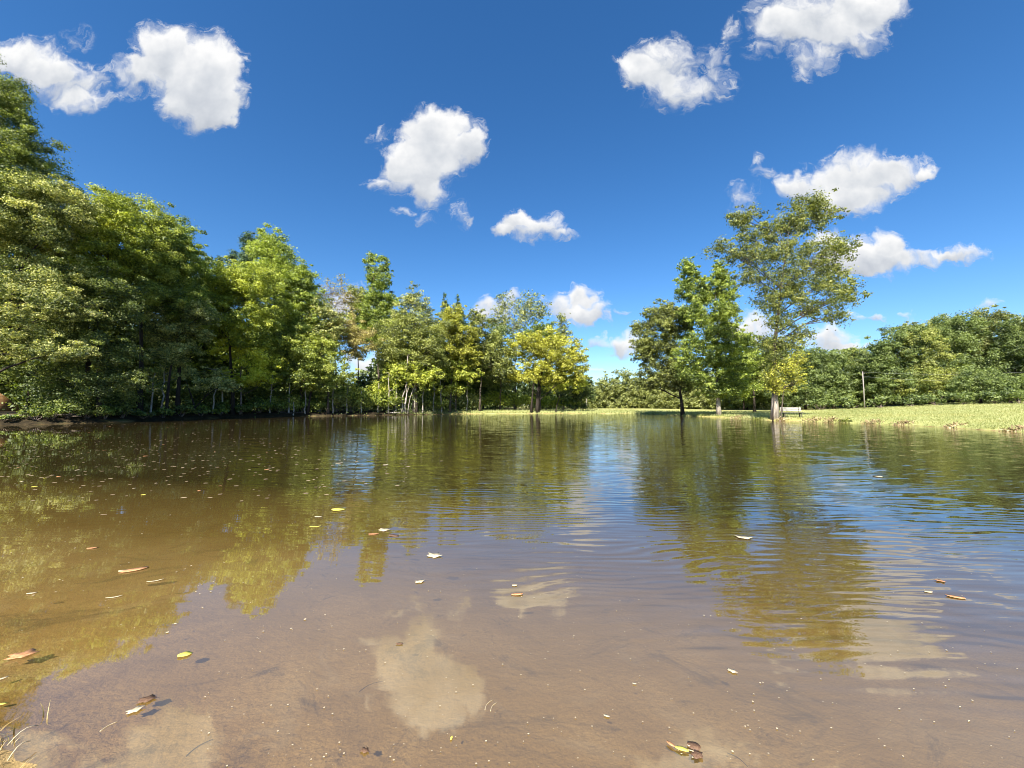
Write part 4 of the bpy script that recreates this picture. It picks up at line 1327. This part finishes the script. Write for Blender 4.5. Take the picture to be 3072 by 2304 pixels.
for a in [
    (1015, 1530, 36, 'yellow', 'round', .3, 'bright yellow leaf afloat in the middle of the pond, left of centre'),
    (400, 1711, 66, 'orange', 'oval', .5, 'large orange brown leaf in the golden shallows at the left'),
    (372, 1714, 30, 'cream', 'oval', .2, 'cream leaf touching the large orange brown leaf'),
    (342, 1793, 38, 'cream', 'stick', .5, 'long pale leaf in the golden shallows, lower of two'),
    (466, 1744, 40, 'cream', 'stick', .4, 'long pale leaf right of the large orange brown leaf'),
    (95, 1781, 24, 'cream', 'oval', .4, 'small pale leaf in the golden shallows near the left frame edge'),
    (66, 1969, 62, 'orange', 'lobed', .5, 'orange lobed leaf on the yellow shallows near the left frame edge'),
    (6, 2038, 24, 'cream', 'oval', 1.0, 'cream leaf cut by the left frame edge'),
    (3, 2115, 26, 'yellow', 'oval', .4, 'yellow leaf cut by the left frame edge above the grass'),
    (553, 1966, 34, 'yellow', 'round', .2, 'round yellow leaf on the grey shallows in the left foreground'),
    (405, 2133, 36, 'cream', 'lobed', .7, 'pale cream angular leaf in the left foreground'),
    (440, 2101, 42, 'brown', 'lobed', .3, 'dark brown curled leaf just above the pale cream one'),
    (1259, 1746, 26, 'cream', 'lobed', .3, 'pale leaf below the reflection of the twin topped tree'),
    (1544, 1757, 16, 'cream', 'round', .3, 'small pale leaf on the small cloud reflection'),
    (1551, 1784, 36, 'orange', 'oval', .05, 'orange brown leaf on the small cloud reflection'),
    (1303, 1668, 42, 'cream', 'lobed', -.2, 'curved cream leaf in blue water at the centre'),
    (2230, 1614, 42, 'cream', 'lobed', -.2, 'largest pale leaf among ripples at the right'),
    (2632, 1430, 24, 'cream', 'round', .1, 'lone white leaf on the blue ripples at the right'),
    (2820, 1744, 24, 'orange', 'lobed', -.3, 'orange leaf on the ripples near the lower right cloud reflection'),
    (2785, 1777, 22, 'cream', 'oval', -.2, 'small pale leaf below the orange one on the right ripples'),
    (2866, 1792, 44, 'orange', 'oval', -.4, 'reddish outlined leaf, rightmost of the orange ones'),
    (2196, 2015, 24, 'cream', 'lobed', -.7, 'pale torn leaf bit on the brown shallows at the right'),
    (1181, 1608, 34, 'brown', 'oval', -.3, 'reddish brown leaf at the edge of the blue patch'),
    (1120, 1603, 30, 'orange', 'oval', .1, 'dull orange leaf left of the reddish brown one'),
    (1152, 1591, 30, 'cream', 'lobed', -.2, 'cream leaf just above the reddish brown one'),
    (946, 1581, 34, 'yellow', 'stick', .1, 'thin yellow leaf left of the bright yellow one'),
    (955, 1551, 22, 'cream', 'oval', .1, 'thin cream leaf directly above the thin yellow one'),
    (1018, 1390, 22, 'cream', 'oval', .1, 'cream leaf left of the white cloud streak on the water'),
    (276, 1645, 30, 'orange', 'oval', .1, 'tan leaf in the dark brown water at the left'),
    (1198, 1933, 22, 'brown', 'oval', .0, 'dark brown leaf on the big cloud reflection'),
    (1094, 2254, 26, 'brown', 'lobed', -.3, 'dark curled leaf near the lower frame edge, left of centre'),
    (1354, 2217, 14, 'yellow', 'oval', 1.4, 'tiny yellow leaf right of the dark curled one'),
    (1820, 2150, 18, 'cream', 'oval', -.3, 'small cream leaf on the tan shallows in the middle foreground'),
    (1903, 2053, 12, 'cream', 'oval', -.3, 'tiny cream leaf above the leaf heap in the foreground')]:
    put_leaf(*a[:6], a[6], None, int(rl.randint(2)))
# leaf heap in the foreground at the right
for a in [(2012, 2238, 26, 'orange', 'oval', -.9, 'pinkish brown folded leaf at the left of the foreground leaf heap'), (2046, 2252, 38, 'yellow', 'oval', -.35, 'pale yellow leaf in the middle of the foreground leaf heap'),
          (2066, 2238, 22, 'cream', 'oval', 1.2, 'upright cream leaf in the foreground leaf heap'), (2082, 2245, 36, 'brown', 'round', -.4, 'grey brown rounded leaf on top of the foreground leaf heap'),
          (2092, 2270, 36, 'brown', 'lobed', .4, 'purple brown leaf at the bottom of the foreground leaf heap'), (2078, 2258, 30, 'cream', 'stick', -.4, 'thin cream leaf crossing the foreground leaf heap')]:
    put_leaf(*a[:6], a[6], None, 1, z=.006 + .003 * rl.rand())

GL = 'small leaves drifting below the left wood'
cnt = 0
px_, py_, sz_ = [], [], []
while cnt < 258:
    py = 1270 + 235 * rl.beta(.85, 2.2)
    px = rl.uniform(0, 1330)
    lim = np.interp(px, [0, 700, 1300], [1282, 1262, 1256])
    if py < lim: continue
    if rl.rand() < np.clip((px - 500) / 900, 0, .85): continue
    px_.append(px); py_.append(py); cnt += 1
for px, py in zip(px_, py_):
    D = water_at(px, py)[1]
    w = rl.uniform(.03, .085) / D * F * (1 + .5 * (rl.rand() < .1))
    co = str(rl.choice(['cream', 'tan', 'orange', 'yellow'], p=[.2, .6, .16, .04]))
    kd = str(rl.choice(['oval', 'round', 'lobed', 'stick']))
    zone = ('close to the dark left bank' if py < 1310 else 'a little off the left bank' if py < 1370 else 'well out on the brown water') + \
           (' at far left' if px < 400 else ' below the shaded trunks' if px < 800 else ' below the sunlit trees')
    put_leaf(px, py, max(w, 3.0), co, kd, rl.uniform(0, 6.28),
             '%s %s leaf drifting %s' % ({'orange': 'orange brown'}.get(co, co), {'stick': 'narrow'}.get(kd, kd), zone), GL, int(rl.randint(2)))


def specks(name, gen, n, smin, smax, mat, seed, label, z=.004):
    rng = np.random.RandomState(seed)
    V, nf = [], 0
    for _ in range(n):
        px, py = gen(rng)
        w = water_at(px, py)
        s = rng.uniform(smin, smax)
        a = rng.rand() * 6.28
        k = 5
        an = a + np.arange(k) / k * 2 * pi
        st = rng.uniform(.35, 1)
        p = np.stack([np.cos(an) * s, np.sin(an) * s * st, np.zeros(k)], -1)
        V.append(p + w + (0, 0, z)); nf += 1
    me = mesh_from(name, np.concatenate(V), np.arange(5 * nf), 5, mat)
    tag(link(name, me), label, None, None, 'stuff')


def g_left(rng):
    while True:
        px, py = rng.uniform(0, 1350), 1262 + 300 * rng.beta(.7, 2.6)
        if py > np.interp(px, [0, 700, 1300], [1279, 1259, 1253]) and rng.rand() > (px - 700) / 800: return px, py


def g_near(rng):
    return rng.uniform(600, 3072), rng.uniform(1700, 2304)


specks('leaf_litter', g_left, 800, .012, .045, LM['tan'], 6, 'fine leaf bits scattered over the water below the left wood')
specks('seed_litter', g_near, 420, .0012, .0045, LM['cream'], 7, 'fine pale seeds and bubbles over the foreground shallows')
specks('leaf_litter', lambda r: (r.uniform(0, 1000), r.uniform(1480, 1900)), 60, .003, .009, LM['cream'], 8, 'few pale bits in the golden shallows at the left')

# ------------------------------------------------------------------ near bank, lower left corner
def tuft(cx, cy, n, hmin, hmax, spread, seed, label, name='grass_tuft'):
    rng = np.random.RandomState(seed)
    V, T = [], []
    z0 = gh(cx, cy)
    for i in range(n):
        x, y = rng.normal(size=2) * spread
        z = max(gh(cx + x, cy + y), 0) - z0
        h = rng.uniform(hmin, hmax)
        d = rng.normal(size=2); d /= np.linalg.norm(d) + .01
        lean = rng.uniform(.2, 1.0) * h
        wd = rng.uniform(.0015, .0035)
        s = np.array([-d[1], d[0], 0]) * wd
        b = np.array([x, y, z - .01])
        t_ = rng.rand()
        prev = None
        for k in range(4):
            t = k / 3
            p = b + np.array([d[0] * lean * t * t, d[1] * lean * t * t, h * (t - .3 * t * t)])
            cur = (p - s * (1 - t * .9), p + s * (1 - t * .9))
            if prev is not None:
                V += [prev[0], prev[1], cur[1], cur[0]]; T += [t_] * 4
            prev = cur
    me = mesh_from(name, V, np.arange(len(V)), 4, PAL['straw'], {'tint': T})
    tag(link(name, me, None, (cx, cy, z0)), label, 'grass')


PAL['straw'] = leaf_mat('straw', (.22, .13, .04), (.50, .38, .14), (.80, .70, .40), .25, 1.0)
tuft(-2.02, 1.47, 200, .02, .09, .06, 3, 'dry straw tuft in the lower left corner')
tuft(-1.78, 1.33, 120, .02, .09, .06, 4, 'low straw tuft at the bottom frame edge near the left corner')
for i, (a, b, lb) in enumerate([((20, 2262), (112, 2216), 'long bare straw stem reaching over the shallows'), ((20, 2310), (88, 2265), 'shorter straw stem below the long bare one')]):
    p0, p1 = water_at(*a), water_at(*b)
    p1[2] = .05; p0[2] = .03
    t = np.linspace(0, 1, 6)[:, None]
    pp = p0 * (1 - t) + p1 * t; pp[:, 2] += .02 * np.sin(t[:, 0] * pi)
    m_ = MB().tube(pp, np.linspace(.0022, .0012, 6), 5).mesh('straw_stem', LM['cream'])
    tag(link('straw_stem', m_), lb, 'stem')
print('TOTAL FACES', sum(len(m.polygons) for m in bpy.data.meshes))


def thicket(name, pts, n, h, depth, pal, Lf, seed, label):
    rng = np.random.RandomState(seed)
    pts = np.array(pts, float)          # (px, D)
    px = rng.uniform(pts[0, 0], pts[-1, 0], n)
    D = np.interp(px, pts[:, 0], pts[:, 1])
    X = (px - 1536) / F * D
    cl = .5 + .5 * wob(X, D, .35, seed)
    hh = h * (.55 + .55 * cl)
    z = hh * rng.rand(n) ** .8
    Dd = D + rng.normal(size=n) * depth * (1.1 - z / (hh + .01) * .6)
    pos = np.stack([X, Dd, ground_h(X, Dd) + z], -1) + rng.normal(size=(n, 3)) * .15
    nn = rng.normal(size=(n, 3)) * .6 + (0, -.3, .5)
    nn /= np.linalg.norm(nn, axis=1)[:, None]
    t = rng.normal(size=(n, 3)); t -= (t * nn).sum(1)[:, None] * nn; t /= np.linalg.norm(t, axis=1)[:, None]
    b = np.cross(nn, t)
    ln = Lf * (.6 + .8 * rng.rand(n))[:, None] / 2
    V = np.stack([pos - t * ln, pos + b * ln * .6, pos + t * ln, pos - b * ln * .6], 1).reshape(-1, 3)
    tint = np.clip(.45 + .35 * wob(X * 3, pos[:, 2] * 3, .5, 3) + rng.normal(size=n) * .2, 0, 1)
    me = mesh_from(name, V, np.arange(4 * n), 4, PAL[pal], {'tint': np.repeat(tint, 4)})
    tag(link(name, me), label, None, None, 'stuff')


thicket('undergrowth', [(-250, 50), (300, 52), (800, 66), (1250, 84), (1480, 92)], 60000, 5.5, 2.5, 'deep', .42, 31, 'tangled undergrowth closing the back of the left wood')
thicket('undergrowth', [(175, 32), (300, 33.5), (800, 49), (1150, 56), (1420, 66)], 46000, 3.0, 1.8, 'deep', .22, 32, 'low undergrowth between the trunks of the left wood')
thicket('undergrowth', [(1400, 110), (1700, 125), (2100, 118), (2300, 95)], 50000, 7.0, 2.0, 'far', .46, 33, 'far thicket behind the round trees of the gap')
thicket('undergrowth', [(2180, 90), (2500, 82), (2800, 72), (3200, 62)], 75000, 9.0, 2.5, 'deep', .38, 34, 'thicket filling in behind the right wood')


# low bushes overhanging the very edge of the shaded bank
for i, px in enumerate([14, 52, 112, 158, 205, 262, 318, 372, 430, 492, 548, 606, 662, 722]):
    small = px < 90
    shrub('bush', 'low bush overhanging the edge of the shaded bank, %s from the left' % ORD[i], 'bushes at the edge of the shaded bank', px, shore_D(px) + .35,
          2.2, .45 if small else 1.15 + .35 * sin(i * 2.1), 'deep' if i % 3 else 'green', 1200 + i, tint=.35 + .12 * (i % 3), cat='bush')

# sunken twigs on the near bed
for i, (a, b, r, lb) in enumerate([((560, 2235), (640, 2180), .0022, 'thin dark twig sunk in the mud left of the curled leaf'), ((300, 2195), (352, 2165), .0018, 'short twig sunk below the pale angular leaf'),
                                   ((1455, 2130), (1478, 2100), .0016, 'pale curved stem, left of a pair on the tan shallows'), ((1472, 2134), (1490, 2108), .0016, 'pale curved stem, right of a pair on the tan shallows'),
                                   ((2180, 2170), (2240, 2212), .0025, 'dark curved twig sunk in the mud at the lower right'), ((1080, 2010), (1150, 1975), .0018, 'faint twig sunk left of the big cloud reflection')]):
    p0, p1 = water_at(*a), water_at(*b)
    pale = 'pale' in lb
    for p in (p0, p1): p[2] = .001 if pale else gh(p[0], p[1]) + .002
    t = np.linspace(0, 1, 9)[:, None]
    n_ = np.array([-(p1 - p0)[1], (p1 - p0)[0], 0])
    pp = p0 * (1 - t) + p1 * t + n_ * .14 * np.sin(t * pi)
    o = MB().tube(pp, np.linspace(r, r * .5, 9), 5).build('twig', LM['cream'] if pale else BARKD, None, smooth=True)
    tag(o, lb, 'twig')
